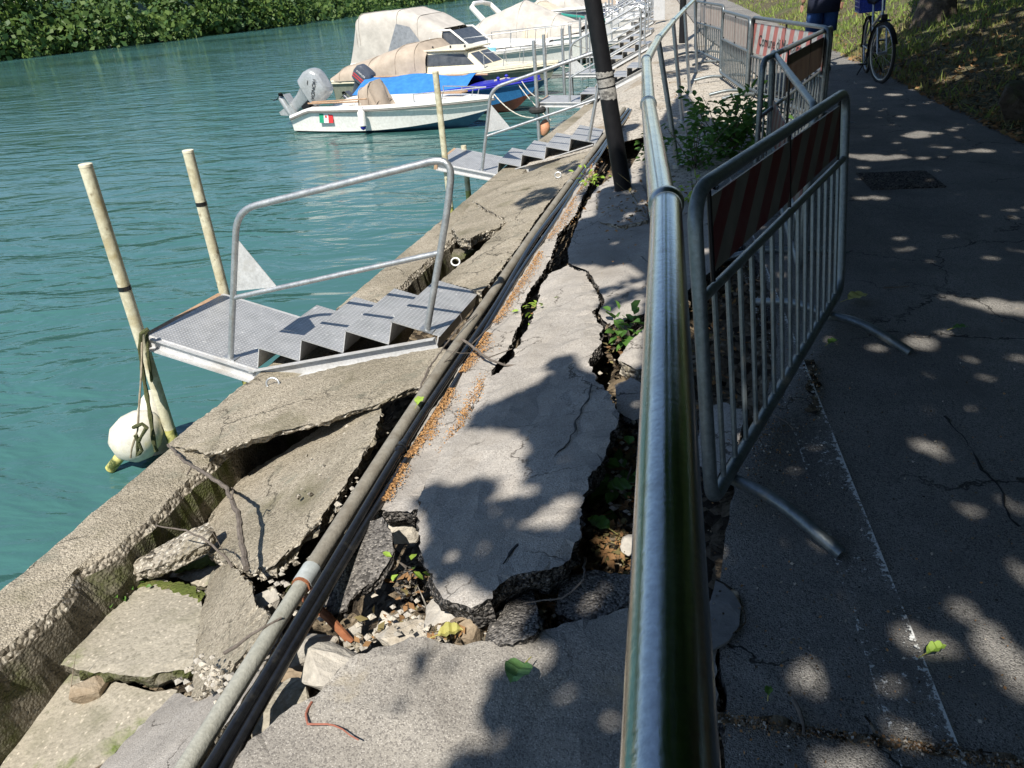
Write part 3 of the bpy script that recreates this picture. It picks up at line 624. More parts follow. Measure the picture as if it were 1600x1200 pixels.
for q, (off, zz, rr, lab) in enumerate(((.052, -.004, .019, 'glossy black hose next to the grey pipe, with a ribbed joint'), (.088, -.012, .016, 'thinner black hose on the husk side, outermost of the pipes'))):
    pp = []
    for i, p in enumerate(pcs):
        t_ = (pcs[min(i+1, len(pcs)-1)]-pcs[max(i-1, 0)]).normalized(); sd = t_.cross(Vector((0, 0, 1))).normalized()
        pp.append(p+sd*(off+.008*math.sin(i*.33+q*2)+.006*math.sin(i*.12))+Vector((0, 0, zz+.006*math.sin(i*.21+q))))
    hr = root('black_hose', lab, 'hose', pp[0]); MB().tube(pp, rr, 10).build('tube', BLACKPL, hr, pp[0], smooth='auto')
    if q == 0:
        t_ = (pp[jo+1]-pp[jo-1]).normalized(); a = pp[jo]
        MB().tube([a-t_*.045, a-t_*.03, a-t_*.028, a-t_*.008, a-t_*.006, a+t_*.012, a+t_*.014, a+t_*.04], [.021, .025, .021, .021, .027, .027, .022, .021], 12).build('joint', BLACKPL, hr, pp[0], smooth='auto')
a, b_ = S(478, 935, -.05), S(550, 1005, -.15)
o = MB().tube([a, (a+b_)/2+np.array((0, 0, .015)), b_], [.016, .015, .012], 8).build('rusty_pipe', RUST, None, a, smooth='auto'); tag(o, 'short rusty iron pipe stub poking into the pit', 'pipe')

# ------------------------------------------------------------------ gangways
W_, RUN, RISE, LP, LL = .787, .264, .140, .723, .287
SE = LP+3*RUN+LL
def gangway(name, label, O, yaw, tilt, rl, group='metal gangways along the quay', detail=True):
    a = Vector((math.cos(yaw)*math.cos(tilt), math.sin(yaw)*math.cos(tilt), -math.sin(tilt))); l = Vector((-math.sin(yaw), math.cos(yaw), 0)); n = a.cross(l)
    l2 = l*math.cos(rl)+n*math.sin(rl); n2 = a.cross(l2)
    mw = Matrix(((a.x, l2.x, n2.x, O[0]), (a.y, l2.y, n2.y, O[1]), (a.z, l2.z, n2.z, O[2]), (0, 0, 0, 1)))
    g = root(name, label, 'gangway', mw=mw, group=group)
    MB().box((LP/2, W_/2, -.003), (LP, W_, .006)).build('platform', PLATE, g)
    for y_ in (.0, W_):
        s_ = 1 if y_ else -1
        mb = MB(); mb.box((LP/2, y_+s_*.004, -.04), (LP+.01, .008, .08)); mb.box((LP/2, y_+s_*.03, -.076), (LP+.01, .045, .008)); mb.box((LP/2, y_+s_*.022, -.009), (LP+.01, .03, .007))
        mb.build('side_channel', ALUW, g)
        # stringer: a channel that climbs to the landing
        p0 = Vector((LP-.01, y_, -.055)); p1 = Vector((SE, y_, 4*RISE-.05)); d = (p1-p0); rot = Matrix.Rotation(-math.atan2(d.z, d.x), 3, 'Y'); c = (p0+p1)/2
        mb = MB(); mb.box(c+Vector((0, s_*.004, -.0)), (d.length, .008, .085), rot); mb.box(c+rot@Vector((0, s_*.03, -.04)), (d.length, .045, .008), rot); mb.box(c+rot@Vector((0, s_*.022, .04)), (d.length, .03, .006), rot)
        mb.build('stringer', ALUW, g)
    MB().box((-.02, W_/2, -.045), (.04, W_+.04, .075)).build('end_beam', WOODR, g)
    MB().box((.02, W_*.2, -.1), (.09, .09, .04)).build('bracket', RUST, g)
    for k in range(4):
        x = LP+k*RUN; L_ = RUN if k < 3 else LL
        MB().box((x+L_/2, W_/2, (k+1)*RISE-.003), (L_+.012, W_-.012, .006)).build('landing' if k == 3 else 'tread', PLATE, g)
        MB().box((x+.003, W_/2, (k+.5)*RISE-.004), (.005, W_-.02, RISE-.01)).build('riser', ALUW, g)
    MB().box((SE-.004, W_/2, 4*RISE-.05), (.008, W_, .09)).build('end_plate', ALUW, g)
    y_ = .025; x1 = .536; x2 = SE-.08; zt1 = .932; zt2 = 4*RISE+.918
    MB().tube(bend([(x1, y_, 0), (x1, y_, zt1), (x2-.02, y_, zt2+.05), (x2+.0, y_, zt2-.2), (x2, y_, 4*RISE)], .13, 7), .019, 12).build('handrail', GALV, g, smooth='auto')
    zm1 = .40; zm2 = 4*RISE+.46
    MB().tube([(x1, y_, zm1), (x2, y_, zm2)], .015, 10).build('middle_rail', GALV, g, smooth='auto')
    sl_ = (zm2-zm1)/(x2-x1)
    MB().prism([(x1+.018, y_, .76), (x1+.018, y_, zm1+.05), (x1+.27, y_, zm1+.27*sl_+.01)], (0, .004, 0), (0, 0, 0)).build('gusset_plate', ALUW, g)
    for x, z in ((x1, 0), (x2, 4*RISE)):
        MB().box((x, y_+.01, z+.004), (.075, .07, .006)).build('foot_plate', GALV, g)
    return g, mw
m, nt, b = mk('chequer_plate'); tc = nd(nt, 'ShaderNodeTexCoord').outputs['Object']
sx = nd(nt, 'ShaderNodeSeparateXYZ', {0: tc}); 
def wav(f, ang):
    a_ = mth(nt, 'ADD', mth(nt, 'MULTIPLY', sx.outputs[0], f*math.cos(ang)), mth(nt, 'MULTIPLY', sx.outputs[1], f*math.sin(ang))); return mth(nt, 'SINE', a_)
hq = mth(nt, 'MULTIPLY', wav(190, R(45)), wav(190, R(-45))); hq2 = ramp(nt, hq, 0, 1, .15, .6)
ns = nd(nt, 'ShaderNodeTexNoise', {'Vector': tc, 'Scale': 9, 'Detail': 6}).outputs[0]
ns2 = nd(nt, 'ShaderNodeTexNoise', {'Vector': tc, 'Scale': 28, 'Detail': 4}).outputs[0]
cc = mixc(nt, hq2, ramp(nt, ns, (.36, .365, .37), (.47, .475, .48)), (.55, .555, .56))
cc = mixc(nt, ramp(nt, ns2, 0, 1, .66, .70), cc, (.72, .72, .70))
nt.links.new(cc, b.inputs['Base Color']); b.inputs['Metallic'].default_value = .45; b.inputs['Roughness'].default_value = .5
bp = nd(nt, 'ShaderNodeBump', {'Height': hq2, 'Strength': .6, 'Distance': .004}); nt.links.new(bp.outputs[0], b.inputs['Normal'])
PLATE = m
gangway('gangway', 'nearest galvanised gangway with stairs and handrail, tilted over the collapsed quay', (-3.031, 4.008, -.282), -.098, .273, -.056)
gangway('gangway', 'second gangway with dark step sides, behind the nearest one, beside the lamp post', (-2.5, 9.246, -.394), -.061, .213, .014)
gangway('gangway', 'third gangway, its platform beside the bow of the blue boat', (-1.953, 14.519, -.501), -.098, .043, .006)
ORD = ['fourth', 'fifth', 'sixth', 'seventh', 'eighth', 'ninth', 'tenth']
for k in range(7):
    y = 18.7+4.2*k; x = wall_x(y)-.78
    gangway('gangway', f'{ORD[k]} gangway counted from the camera, in the row beyond the lamp post', (x, y, -.50), -.11, .03, 0)

# ------------------------------------------------------------------ mooring poles
def pole(x, y, zt, label, r=.036, m_=POLE, bands=(), lean=(0, 0), z0=-4.2, cap=True):
    g = root('mooring_pole', label, 'mooring pole', (x, y, z0)); o_ = (x, y, z0)
    def at(z): return (x+lean[0]*(zt-z), y+lean[1]*(zt-z), z)
    MB().tube([at(z0), at(zt)], r, 14).build('shaft', m_, g, o_, smooth='auto')
    if cap: MB().tube([at(zt-.012), at(zt+.002), at(zt+.005)], [r*1.04, r*1.04, r*.85], 14).build('cap', GELC, g, o_, smooth='auto')
    if m_ is POLE: MB().tube([at(ZW-.4), at(ZW+.1), at(ZW+.22)], [r*1.06, r*1.05, r*1.01], 14).build('tide_weed', ALGAE, g, o_, smooth='auto')
    for z in bands: MB().tube([at(z-.013), at(z+.013)], r*1.07, 14).build('band', BLACKPL, g, o_, smooth='auto')
    return g
pole(-3.068, 3.97, .76, 'ivory plastic pole at the near corner of the nearest platform, rope tied round it', bands=(.04,))
pole(-2.99, 4.87, .65, 'ivory plastic pole standing at the far corner of the nearest platform', bands=(.30,))
q = PY(690, 112, 9.2); pole(q[0]-.09, 9.27, q[2], 'thin ivory pole rising beside the second platform in front of the white boat', r=.036, bands=())
pole(-2.36, 10.06, -.36, 'short ivory pole under the far corner of the second platform', r=.036, cap=False)
q = PY(843, 63, 14.45); pole(-1.99, 14.45, q[2], 'grey steel pole with a tyre at the near corner of the third platform', r=.033, m_=GALV, cap=False)
pole(-1.93, 15.35, q[2]+.03, 'grey steel pole at the far corner of the third platform', r=.033, m_=GALV, cap=False)
for k in range(5):
    y = 18.7+4.2*k; x = wall_x(y)-.82
    pole(x, y-.05, .42, f'slim grey steel pole at the near platform corner of the {ORD[k]} gangway', r=.033, m_=GALV, cap=False)
    pole(x+.09, y+.85, .42, f'slim grey steel pole at the far platform corner of the {ORD[k]} gangway', r=.033, m_=GALV, cap=False)
# tyre round the third platform's pole
mb = MB(); mb.tube([(-1.99+.10*math.cos(t), 14.45+.10*math.sin(t), -.62) for t in np.linspace(0, 2*math.pi, 20)[:-1]], .055, 8, closed=True)
tag(mb.build('fender_tyre', RUBBER, None, (-1.99, 14.45, -.62), smooth='auto'), 'small black tyre threaded on the pole of the third platform', 'tyre')
# orange float by the pole
mb = MB(); mb.lathe((-1.9, 14.55, -.95), (.2, .1, 1), [(-.14, .01), (-.12, .06), (-.05, .10), (.05, .10), (.12, .05), (.15, .02)], 14)
tag(mb.build('float', mat('orange_float', (.5, .22, .12), (.6, .3, .18), 6, .6), None, (-1.9, 14.55, -.95), smooth='auto'), 'orange float hanging under the third platform', 'float')
mb = MB(); p = P(918, 150, ZW+.1); mb.lathe(p, (0, 0, 1), [(-.14, .02), (-.1, .1), (0, .15), (.08, .12), (.14, .04), (.2, .03)], 14)
tag(mb.build('float', mat('yellow_float', (.6, .48, .05), (.68, .56, .1), 6, .6), None, p, smooth='auto'), 'small yellow float in the water beyond the third platform', 'float')
# ropes and fenders at the near pole
b0 = Vector(PY(212, 683, 3.88)); ax = (Vector(PY(250, 640, 3.95))-Vector(PY(190, 715, 3.80))).normalized()
fr = root('boat_fender', 'large white pear-shaped fender hanging in the water by the nearest pole', 'fender', b0)
MB().lathe(b0, ax, [(-.235, .018), (-.225, .03), (-.17, .032), (-.15, .06), (-.11, .12), (-.04, .155), (.05, .15), (.13, .115), (.18, .06), (.2, .02)], 22).build('body', BUOY, fr, b0, smooth='auto')
MB().lathe(b0-ax*.2, ax, [(-.09, .02), (-.08, .032), (.03, .034)], 14).build('stem', ALGAE, fr, b0, smooth='auto')
b1 = Vector(PY(240, 652, 4.10))
fr = root('boat_fender', 'second smaller white fender behind the pear-shaped one', 'fender', b1)
MB().lathe(b1, Vector((.1, .1, 1)), [(-.3, .03), (-.24, .10), (-.1, .115), (.05, .10), (.14, .06), (.19, .02)], 20).build('body', BUOY, fr, b1, smooth='auto')
MB().lathe(b1-Vector((0, 0, .3)), Vector((0, 0, 1)), [(-.05, .03), (.0, .07), (.04, .1)], 14).build('weed', ALGAE, fr, b1, smooth='auto')
def rope(name, label, pts, r, m_=ROPE):
    pp = []
    for a, b in zip(pts, pts[1:]):
        a, b = Vector(a), Vector(b); k = max(2, int((b-a).length/.04)); pp += [a.lerp(b, i/k) for i in range(k)]
    pp.append(Vector(pts[-1])); rs = [r*(1+.22*math.sin(i*1.9)) for i in range(len(pp))]
    o = MB().tube(pp, rs, 7).build(name, m_, None, pts[0], smooth='auto'); return tag(o, label, 'rope')
rope('mooring_rope', 'thick dark green rope knotted round the nearest pole', [PY(232, 514, 3.93), PY(220, 522, 3.90), PY(219, 545, 3.90), PY(222, 575, 3.88), PY(228, 610, 3.85), PY(235, 650, 3.75), PY(240, 690, 3.7), PY(244, 705, 3.7)], .013)
rope('mooring_rope', 'loose weed-covered rope sagging beside the nearest pole', [PY(229, 520, 3.95), PY(232, 560, 3.9), PY(238, 600, 3.95), PY(250, 640, 4.05), PY(272, 668, 4.1), PY(262, 675, 4.1)], .010)
rope('mooring_rope', 'thin frayed cord hanging in front of the white fender', [PY(222, 535, 3.86), PY(221, 580, 3.75), PY(217, 640, 3.65), PY(215, 672, 3.62), PY(206, 700, 3.6), PY(204, 715, 3.6)], .006, mat('frayed_cord', (.2, .17, .12), (.3, .26, .19), 40, .95))
rope('mooring_rope', 'tangled weedy rope bunched on the white fender', [PY(208, 668, 3.6), PY(222, 662, 3.58), PY(229, 668, 3.58), PY(216, 690, 3.58), PY(214, 712, 3.6), PY(222, 704, 3.58), PY(212, 680, 3.58)], .011)
for (u, v, off, rr, lab, m_) in ((427, 602, .02, .038, 'steel mooring ring on the slab edge under the nearest stairs', GALV), (712, 411, .0, .032, 'white ring lying over the mossy gap', WHITE), (872, 269 if False else 275, .02, .03, 'steel ring at the foot of the second stairs', GALV)):
    p = S(u, v, off); mb = MB(); mb.tube([(p[0]+rr*math.cos(t), p[1]+.3*rr*math.sin(t), p[2]+.8*rr*math.sin(t)+.01) for t in np.linspace(0, 2*math.pi, 18)[:-1]], .006, 7, closed=True)
    tag(mb.build('mooring_ring', m_, None, p, smooth='auto'), lab, 'ring')

# ------------------------------------------------------------------ steel railing, leaning and out of line
J = [Vector((-.021, -2.2, 1.14)), Vector(P(1041, 322, 1.135))]
J += [Vector(PY(u, v, y)) for u, v, y in ((1013, 163, 3.05), (1010, 94, 4.8), (1029, 60, 6.9), (1052, 33, 9.2), (1070, 14, 11.3), (1086, -2, 13.4))]
J += [J[-1]+Vector((.26, 2.1, .03)), J[-1]+Vector((.52, 4.2, .05))]
BASE = [None, Vector((.05, 1.37, -.03)), Vector((.10, 3.08, -.10))]+[Vector(PY(u, v, y)) for u, v, y in ((1042, 310, 4.85), (1060, 235, 6.95), (1067, 172, 9.25), (1078, 136, 11.35))]+[None]*3
rl_ = root('handrail_fence', 'polished steel handrail running away from the camera, bent out of line', 'railing', (.02, 1.35, 0)); o_ = (.02, 1.35, 0)
for i in range(len(J)-1):
    a, b = J[i].copy(), J[i+1].copy(); t = (b-a).normalized()
    if i == 0: b -= t*.0
    if i == 1: a += Vector((-.004, .01, -.012))
    MB().tube([a, b], .0255 if i < 2 else .026, 28).build('top_rail', STEEL, rl_, o_, smooth='auto')
for i, p in enumerate(J[1:-1], 1):
    t0 = (J[i]-J[i-1]).normalized(); t1 = (J[i+1]-J[i]).normalized()
    if i == 1:
        MB().tube([p-t0*.004, p+t0*.004, p+t0*.008, p+t0*.020, p+t0*.026, p+t0*.028], [.0265, .0295, .0305, .0305, .027, .015], 28).build('end_cap', CAPM, rl_, o_, smooth='auto')
    else:
        MB().tube([p-t0*.022, p-t0*.006, p+t1*.006, p+t1*.022], [.028, .0305, .0305, .028], 24).build('collar', CAPM, rl_, o_, smooth='auto')
    q = BASE[i] if BASE[i] is not None else p+Vector((.06, .02, -1.05)); q = Vector((q.x, q.y, min(q.z, slump(q.x, q.y)-.02)))
    MB().tube([p-Vector((0, 0, .02)), q], .021, 14).build('post', GALV if i > 2 else STEEL, rl_, o_, smooth='auto')
    MB().tube([Vector((q.x, q.y, slump(q.x, q.y)-.03)), Vector((q.x, q.y, slump(q.x, q.y)+.012))], .05, 14).build('base_plate', GALV, rl_, o_, smooth='auto')

# ------------------------------------------------------------------ lamp posts
b0 = Vector(P(974, 296, -.07)); t0 = Vector(PY(926, 0, 6.3)); d = (t0-b0); d = d/d.z
lp = root('lamp_post', 'black lamp post leaning towards the water, torn paper stuck round it', 'lamp post', b0)
MB().tube([b0-d*.3, b0+d*.05, b0+d*1.6, b0+d*4.6], [.068, .067, .060, .042], 20).build('shaft', BLACKP, lp, b0, smooth='auto')
z1 = (Vector(PY(955, 155, 6.28))-b0).z; z2 = (Vector(PY(948, 112, 6.28))-b0).z
mb = MB(); gr = []
for k in range(9):
    z = z1+(z2-z1)*k/8; rr = .0655+.0015*(k % 2)
    gr.append([b0+d*z+Vector(((rr+.002*fbm((t*3, k, 2)))*math.cos(t), (rr+.002*fbm((t*3, k, 5)))*math.sin(t), .012*fbm((t*4, k*.5, 1)) if k in (0, 8) else 0)) for t in np.linspace(0, 2*math.pi, 41)])
mb.sheet(gr); mb.build('torn_poster', PAPER, lp, b0, smooth='auto')
for z in ((z1*.55+z2*.45), z1*.2+z2*.8): MB().tube([b0+d*(z-.004), b0+d*(z+.004)], .069, 20).build('wire', BLACKP, lp, b0, smooth='auto')
e = b0+d*4.6; MB().lathe(e, d, [(-.02, .05), (.02, .06), (.05, .16), (.28, .2), (.36, .12), (.42, .03)], 16).build('lantern', BLACKP, lp, b0, smooth='auto')
px_slab('lamp_footing', 'square concrete footing of the leaning black lamp post', [(936, 345), (932, 300), (955, 286), (1000, 284), (1010, 300), (1012, 342), (970, 352)], [(940, 340, .03), (935, 300, .035), (1005, 300, .03)], .12, [ASPH, BROKEN], cat='footing', seed=33, step=.03, amp=.006)
b0 = Vector(P(1066, 66, -.02)); lp = root('lamp_post', 'straight dark lamp post far off beside the steel handrail', 'lamp post', b0)
MB().tube([b0-Vector((0, 0, .2)), b0+Vector((0, 0, 4.4))], [.075, .045], 14).build('shaft', BLACKP, lp, b0, smooth='auto')
MB().lathe(b0+Vector((0, 0, 4.4)), (0, 0, 1), [(-.02, .05), (.05, .16), (.28, .2), (.36, .12), (.42, .03)], 14).build('lantern', BLACKP, lp, b0, smooth='auto')
b0 = Vector(P(1030, 30, .05)); mb = MB(); mb.box(b0+Vector((0, 0, .28)), (.34, .14, .62), taper=.96); mb.box(b0+Vector((0, 0, .62)), (.4, .2, .06))
tag(mb.build('meter_cabinet', ALUW, None, b0, bevel=.01), 'small grey service cabinet far along the promenade', 'cabinet')

# ------------------------------------------------------------------ crowd barriers
def stripe_mat(name, red, white, k, sl):
    m, nt, b = mk(name); tc = nd(nt, 'ShaderNodeUVMap').outputs[0]; sx = nd(nt, 'ShaderNodeSeparateXYZ', {0: tc})
    v = mth(nt, 'FRACT', mth(nt, 'MULTIPLY', mth(nt, 'ADD', sx.outputs[0], mth(nt, 'MULTIPLY', sx.outputs[1], sl)), k))
    f = mth(nt, 'GREATER_THAN', v, .5); pos = nd(nt, 'ShaderNodeNewGeometry').outputs['Position']
    ns = nd(nt, 'ShaderNodeTexNoise', {'Vector': pos, 'Scale': 14, 'Detail': 6}).outputs[0]
    col = mixc(nt, f, mixc(nt, ramp(nt, ns, 0, 1, .4, .75), white, tuple(.72*x for x in white)), mixc(nt, ramp(nt, ns, 0, 1, .4, .75), red, tuple(.7*x+.04 for x in red)))
    nt.links.new(col, b.inputs['Base Color']); b.inputs['Roughness'].default_value = .5; return m
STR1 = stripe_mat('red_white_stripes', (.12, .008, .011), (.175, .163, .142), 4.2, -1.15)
STRF = stripe_mat('faded_stripes', (.62, .20, .17), (.66, .64, .60), 4.0, -.35)
STRP = stripe_mat('bleached_stripes', (.50, .36, .30), (.58, .50, .43), 5.0, .1)
STRD = stripe_mat('brown_grimy_stripes', (.055, .03, .022), (.085, .06, .045), 4.5, .4)
def barrier(label, TL, TR, BLo, BRo, panel, nb=14, feet=((.12, 1, 1), (.86, 1, 1)), pz=(.66, .95), text=None, front=1, px_=(.06, .93), ground=None, turn=0):
    TL, TR, BL, BR = map(Vector, (TL, TR, BLo, BRo)); o_ = BL.copy(); g = root('crowd_barrier', label, 'barrier', o_, group='crowd barriers closing off the quay')
    def at(s, t): return BL*(1-s)*(1-t)+BR*s*(1-t)+TL*(1-s)*t+TR*s*t
    ux = (BR-BL).normalized(); uz = (TL-BL).normalized(); uy = ux.cross(uz).normalized()*-1    # uy: towards the path
    L = (BR-BL).length
    def corner(p, q, r_): return arc(p, q, r_, 6)
    c = .11/L; cz = .11/(TL-BL).length
    loop = corner(at(0, 1-cz), at(0, 1), at(c, 1))+corner(at(1-c, 1), at(1, 1), at(1, 1-cz))+corner(at(1, cz*.6), at(1, 0), at(1-c*.6, 0))+corner(at(c*.6, 0), at(0, 0), at(0, cz*.6))
    MB().tube(loop, .0205, 14, closed=True).build('frame', GALVB, g, o_, smooth='auto')
    MB().tube([at(.005, pz[0]-.05), at(.995, pz[0]-.05)], .0145, 10).build('cross_bar', GALVB, g, o_, smooth='auto')
    for k in range(nb):
        s = (k+1)/(nb+1); MB().tube([at(s, .0), at(s, pz[0]-.05 if panel else 1)], .0085, 8).build('bar', GALVB, g, o_, smooth='auto')
    if panel:
        mb = MB(); a, b, c_, d = at(px_[0], pz[0]), at(px_[1], pz[0]), at(px_[1], pz[1]), at(px_[0], pz[1]); w = uy*.004
        mb.add([a-w, b-w, c_-w, d-w, a+w, b+w, c_+w, d+w], [(0, 1, 2, 3), (7, 6, 5, 4), (0, 4, 5, 1), (1, 5, 6, 2), (2, 6, 7, 3), (3, 7, 4, 0)])
        ob = mb.build('striped_panel', panel, g, o_); uvl = ob.data.uv_layers.new(name='UVMap')
        for lp_ in ob.data.loops:
            v = Vector(ob.data.vertices[lp_.vertex_index].co)+o_; uvl.data[lp_.index].uv = ((v-a).dot(ux), (v-a).dot(uz))
        for s in (px_[0], (px_[0]+px_[1])/2, px_[1]): MB().tube([at(s, pz[0]-.03), at(s, .985)], .007, 6).build('panel_clip', BLACKP, g, o_)
        if text:
            cu = bpy.data.curves.new('lettering', 'FONT'); cu.body = text; cu.size = .165; cu.extrude = .0008; cu.align_x = 'LEFT'
            to = text_mesh(cu, DARKT); to.parent = g
            p = at(px_[0]+.09, pz[0]+.30*(pz[1]-pz[0]))-o_; fr_ = uy*front
            rx = uz.cross(fr_).normalized(); p += fr_*.0065
            to.matrix_local = Matrix(((rx.x, uz.x, fr_.x, p.x), (rx.y, uz.y, fr_.y, p.y), (rx.z, uz.z, fr_.z, p.z), (0, 0, 0, 1)))
    h = Matrix.Rotation(R(turn), 3, 'Z') @ Vector((ux.y, -ux.x, 0)).normalized(); gz = ground if ground is not None else 0.0
    for s, f1, f2 in feet:
        c_ = at(s, 0)-Vector((0, 0, .032)); mb = MB()
        for sg, on in ((1, f1), (-1, f2)):
            if not on: continue
            e = c_+h*sg*.40; e.z = gz+.006; k1 = c_+h*sg*.17+Vector((0, 0, .02))
            mb.tube(bend([c_-h*sg*.02, k1, e], .12, 7), .0195, 10)
        mb.build('foot', GALVB, g, o_, smooth='auto')
        MB().box(c_+Vector((0, 0, .022)), (.03, .03, .03)).build('foot_bracket', GALVB, g, o_)
    return g
dz = Vector((0, 0, 1))
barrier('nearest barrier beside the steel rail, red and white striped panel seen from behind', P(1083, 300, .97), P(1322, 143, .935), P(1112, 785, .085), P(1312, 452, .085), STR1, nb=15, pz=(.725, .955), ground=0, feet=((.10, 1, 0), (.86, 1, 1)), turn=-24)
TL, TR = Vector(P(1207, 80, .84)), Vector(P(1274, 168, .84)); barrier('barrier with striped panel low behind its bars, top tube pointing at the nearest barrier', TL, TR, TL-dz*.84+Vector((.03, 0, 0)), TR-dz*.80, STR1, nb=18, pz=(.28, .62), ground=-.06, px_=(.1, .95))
TL, TR = Vector(P(1192, 94, .85)), Vector(P(1300, 42, .83)); barrier('barrier with dark grimy panel angled across behind the nearest one', TL, TR, TL-dz*.86, TR-dz*.78, STRD, nb=18, pz=(.60, .93), ground=-.03, px_=(.3, .95))
TR, TL = Vector(P(1296, 44, .86)), Vector(P(1176, 27, .86)); barrier('barrier with faded striped panel and black lettering', TL, TR, TL-dz*.80, TR-dz*.80, STRF, nb=18, pz=(.52, .93), ground=0, text='Comune di Monfalcone', front=-1, px_=(.04, .97))
TL, TR = Vector(P(1130, 17, .86)), Vector(P(1173, 29, .86)); barrier('barrier with sun-bleached panel in front of the lettered one', TL, TR, TL-dz*.80, TR-dz*.80, STRP, nb=16, pz=(.60, .95), ground=0, px_=(.06, .94))
TL, TR = Vector(P(1088, 2, .86)), Vector(P(1131, 9, .86)); barrier('farthest barrier with pinkish panel across the promenade', TL, TR, TL-dz*.80, TR-dz*.80, STRP, nb=14, pz=(.62, .95), ground=0, px_=(.2, .95))

# ------------------------------------------------------------------ markings and small things on the path
m, nt, b = mk('worn_white_line'); tc = nd(nt, 'ShaderNodeTexCoord').outputs['Object']; sx = nd(nt, 'ShaderNodeSeparateXYZ', {0: tc})
ns = nd(nt, 'ShaderNodeTexNoise', {'Vector': tc, 'Scale': 75, 'Detail': 5, 'Roughness': .7}).outputs[0]; n2 = nd(nt, 'ShaderNodeTexNoise', {'Vector': tc, 'Scale': 3, 'Detail': 3}).outputs[0]
edge = mth(nt, 'MULTIPLY', mth(nt, 'MAXIMUM', sx.outputs[0], mth(nt, 'MULTIPLY', sx.outputs[0], -.86)), 1/.062)
edge = mth(nt, 'POWER', edge, 5.0)
sc_ = mth(nt, 'ADD', ns, mth(nt, 'ADD', mth(nt, 'MULTIPLY', edge, .17), mth(nt, 'MULTIPLY', mth(nt, 'SUBTRACT', n2, .5), .35)))
f = ramp(nt, sc_, 0, 1, .625, .665); b.inputs['Base Color'].default_value = (.62, .63, .62, 1); b.inputs['Roughness'].default_value = .8
tr = nd(nt, 'ShaderNodeBsdfTransparent'); mx = nd(nt, 'ShaderNodeMixShader', {0: f, 1: tr.outputs[0], 2: b.outputs[0]}); nt.links.new(mx.outputs[0], nt.nodes['Material Output'].inputs[0])
LINE = m
a, b_ = Vector(P(1332, 850, 0)), Vector(P(1228, 560, 0)); c = (a+b_)/2; dr = (b_-a).normalized(); mb = MB(); gr = []
for t in np.linspace(-1.75, 4.2, 80): gr.append([(s*.065, t, .0085) for s in (-1, 0, 1)])
mb.sheet(gr); o = mb.build('painted_line', LINE); o.location = (c.x, c.y, 0); o.rotation_euler = (0, 0, math.atan2(dr.y, dr.x)-math.pi/2); o['kind'] = 'structure'
def crack(name, label, px, w, z=.0065, m_=SOIL, seed=0, surf=None):
    pts = [Vector(surf(u, v) if surf else P(u, v, z)) for u, v in px]; pp = []
    for a, b in zip(pts, pts[1:]):
        k = max(2, int((b-a).length/.02)); pp += [a.lerp(b, i/k) for i in range(k)]
    mb = MB(); gr = []
    for i, p in enumerate(pp):
        t = (pp[min(i+1, len(pp)-1)]-pp[max(i-1, 0)]).normalized(); n_ = t.cross(dz); q = p+n_*.03*fbm((p.x*6, p.y*6, seed))
        ww = w*max(.12, 1+1.3*fbm((p.x*11, p.y*11, seed+3)))
        gr.append([q-n_*ww, q+dz*.001, q+n_*ww])
    mb.sheet(gr); o = mb.build(name, m_); return tag(o, label, 'crack', kind='stuff')
crack('crack_dirt', 'brown dirt and seeds filling the crack across the near path', [(1118, 1118), (1180, 1128), (1240, 1142), (1320, 1150), (1370, 1158), (1450, 1168), (1520, 1180), (1610, 1200)], .008, seed=1)
crack('crack_dirt', 'dirt in the short crack branching up to the white line', [(1365, 1160), (1352, 1130), (1340, 1108)], .004, seed=2)
crack('crack_dirt', 'dark crack curving along the right of the path', [(1482, 650), (1510, 690), (1545, 740), (1570, 790), (1600, 830)], .004, seed=3, m_=BLACKP)
crack('crack_dirt', 'thin crack round the smooth patch by the rail', [(1120, 905), (1150, 925), (1160, 960), (1150, 990), (1122, 1012)], .004, seed=4)
crack('crack_dirt', 'reddish dirt on the path between the barrier foot and white line', [(1258, 562), (1270, 590), (1278, 618), (1270, 650)], .02, seed=5)
SG = lambda off: (lambda u, v: S(u, v, off))
crack('crack_dirt', 'branching crack in the asphalt tongue', [(818, 828), (805, 850), (795, 872), (775, 890)], .004, seed=6, m_=BLACKP, surf=SG(.055))
crack('crack_dirt', 'fine crack along the shaded side of the tongue', [(930, 600), (905, 640), (890, 690), (860, 720)], .003, seed=7, m_=BLACKP, surf=SG(.047))
crack('crack_dirt', 'crack in the paving beside the lamp footing', [(1005, 400), (1030, 420), (1055, 432)], .006, seed=8, m_=BLACKP, surf=SG(.02))
for (u, v, w_, h_) in ((1405, 282, .42, .42),):
    p = P(u, v, .0); mb = MB(); mb.box((p[0], p[1], .003), (w_+.06, h_+.06, .012)); g = root('drain_cover', 'dark iron drain cover set in the shaded path', 'drain cover', (p[0], p[1], 0))
    mb.build('frame', ASPHE, g, (p[0], p[1], 0))
    for k in range(7): MB().box((p[0]-w_/2+.03+k*.06, p[1], .010), (.035, h_, .008)).build('slat', ASPHE, g, (p[0], p[1], 0))
# smooth mortar patch beside the rail
px_slab('mortar_patch', 'smooth grey mortar patch on the path beside the steel rail', [(1118, 905), (1140, 915), (1158, 945), (1155, 975), (1138, 1000), (1112, 1015), (1105, 960)], [(1120, 910, .012), (1155, 950, .012), (1120, 1005, .012)], .012, [SMOOTH, SMOOTH], cat='patch', seed=34, step=.03, amp=.004, chips=.1)
p = Vector(P(1597, 150, .25)); stone('boulder', 'dark boulder half sunk in the grass at the edge of the path', p-Vector((0, 0, .1)), (.55, .45, .5), .3, BARK, 71, 'boulder', sharp=.9)

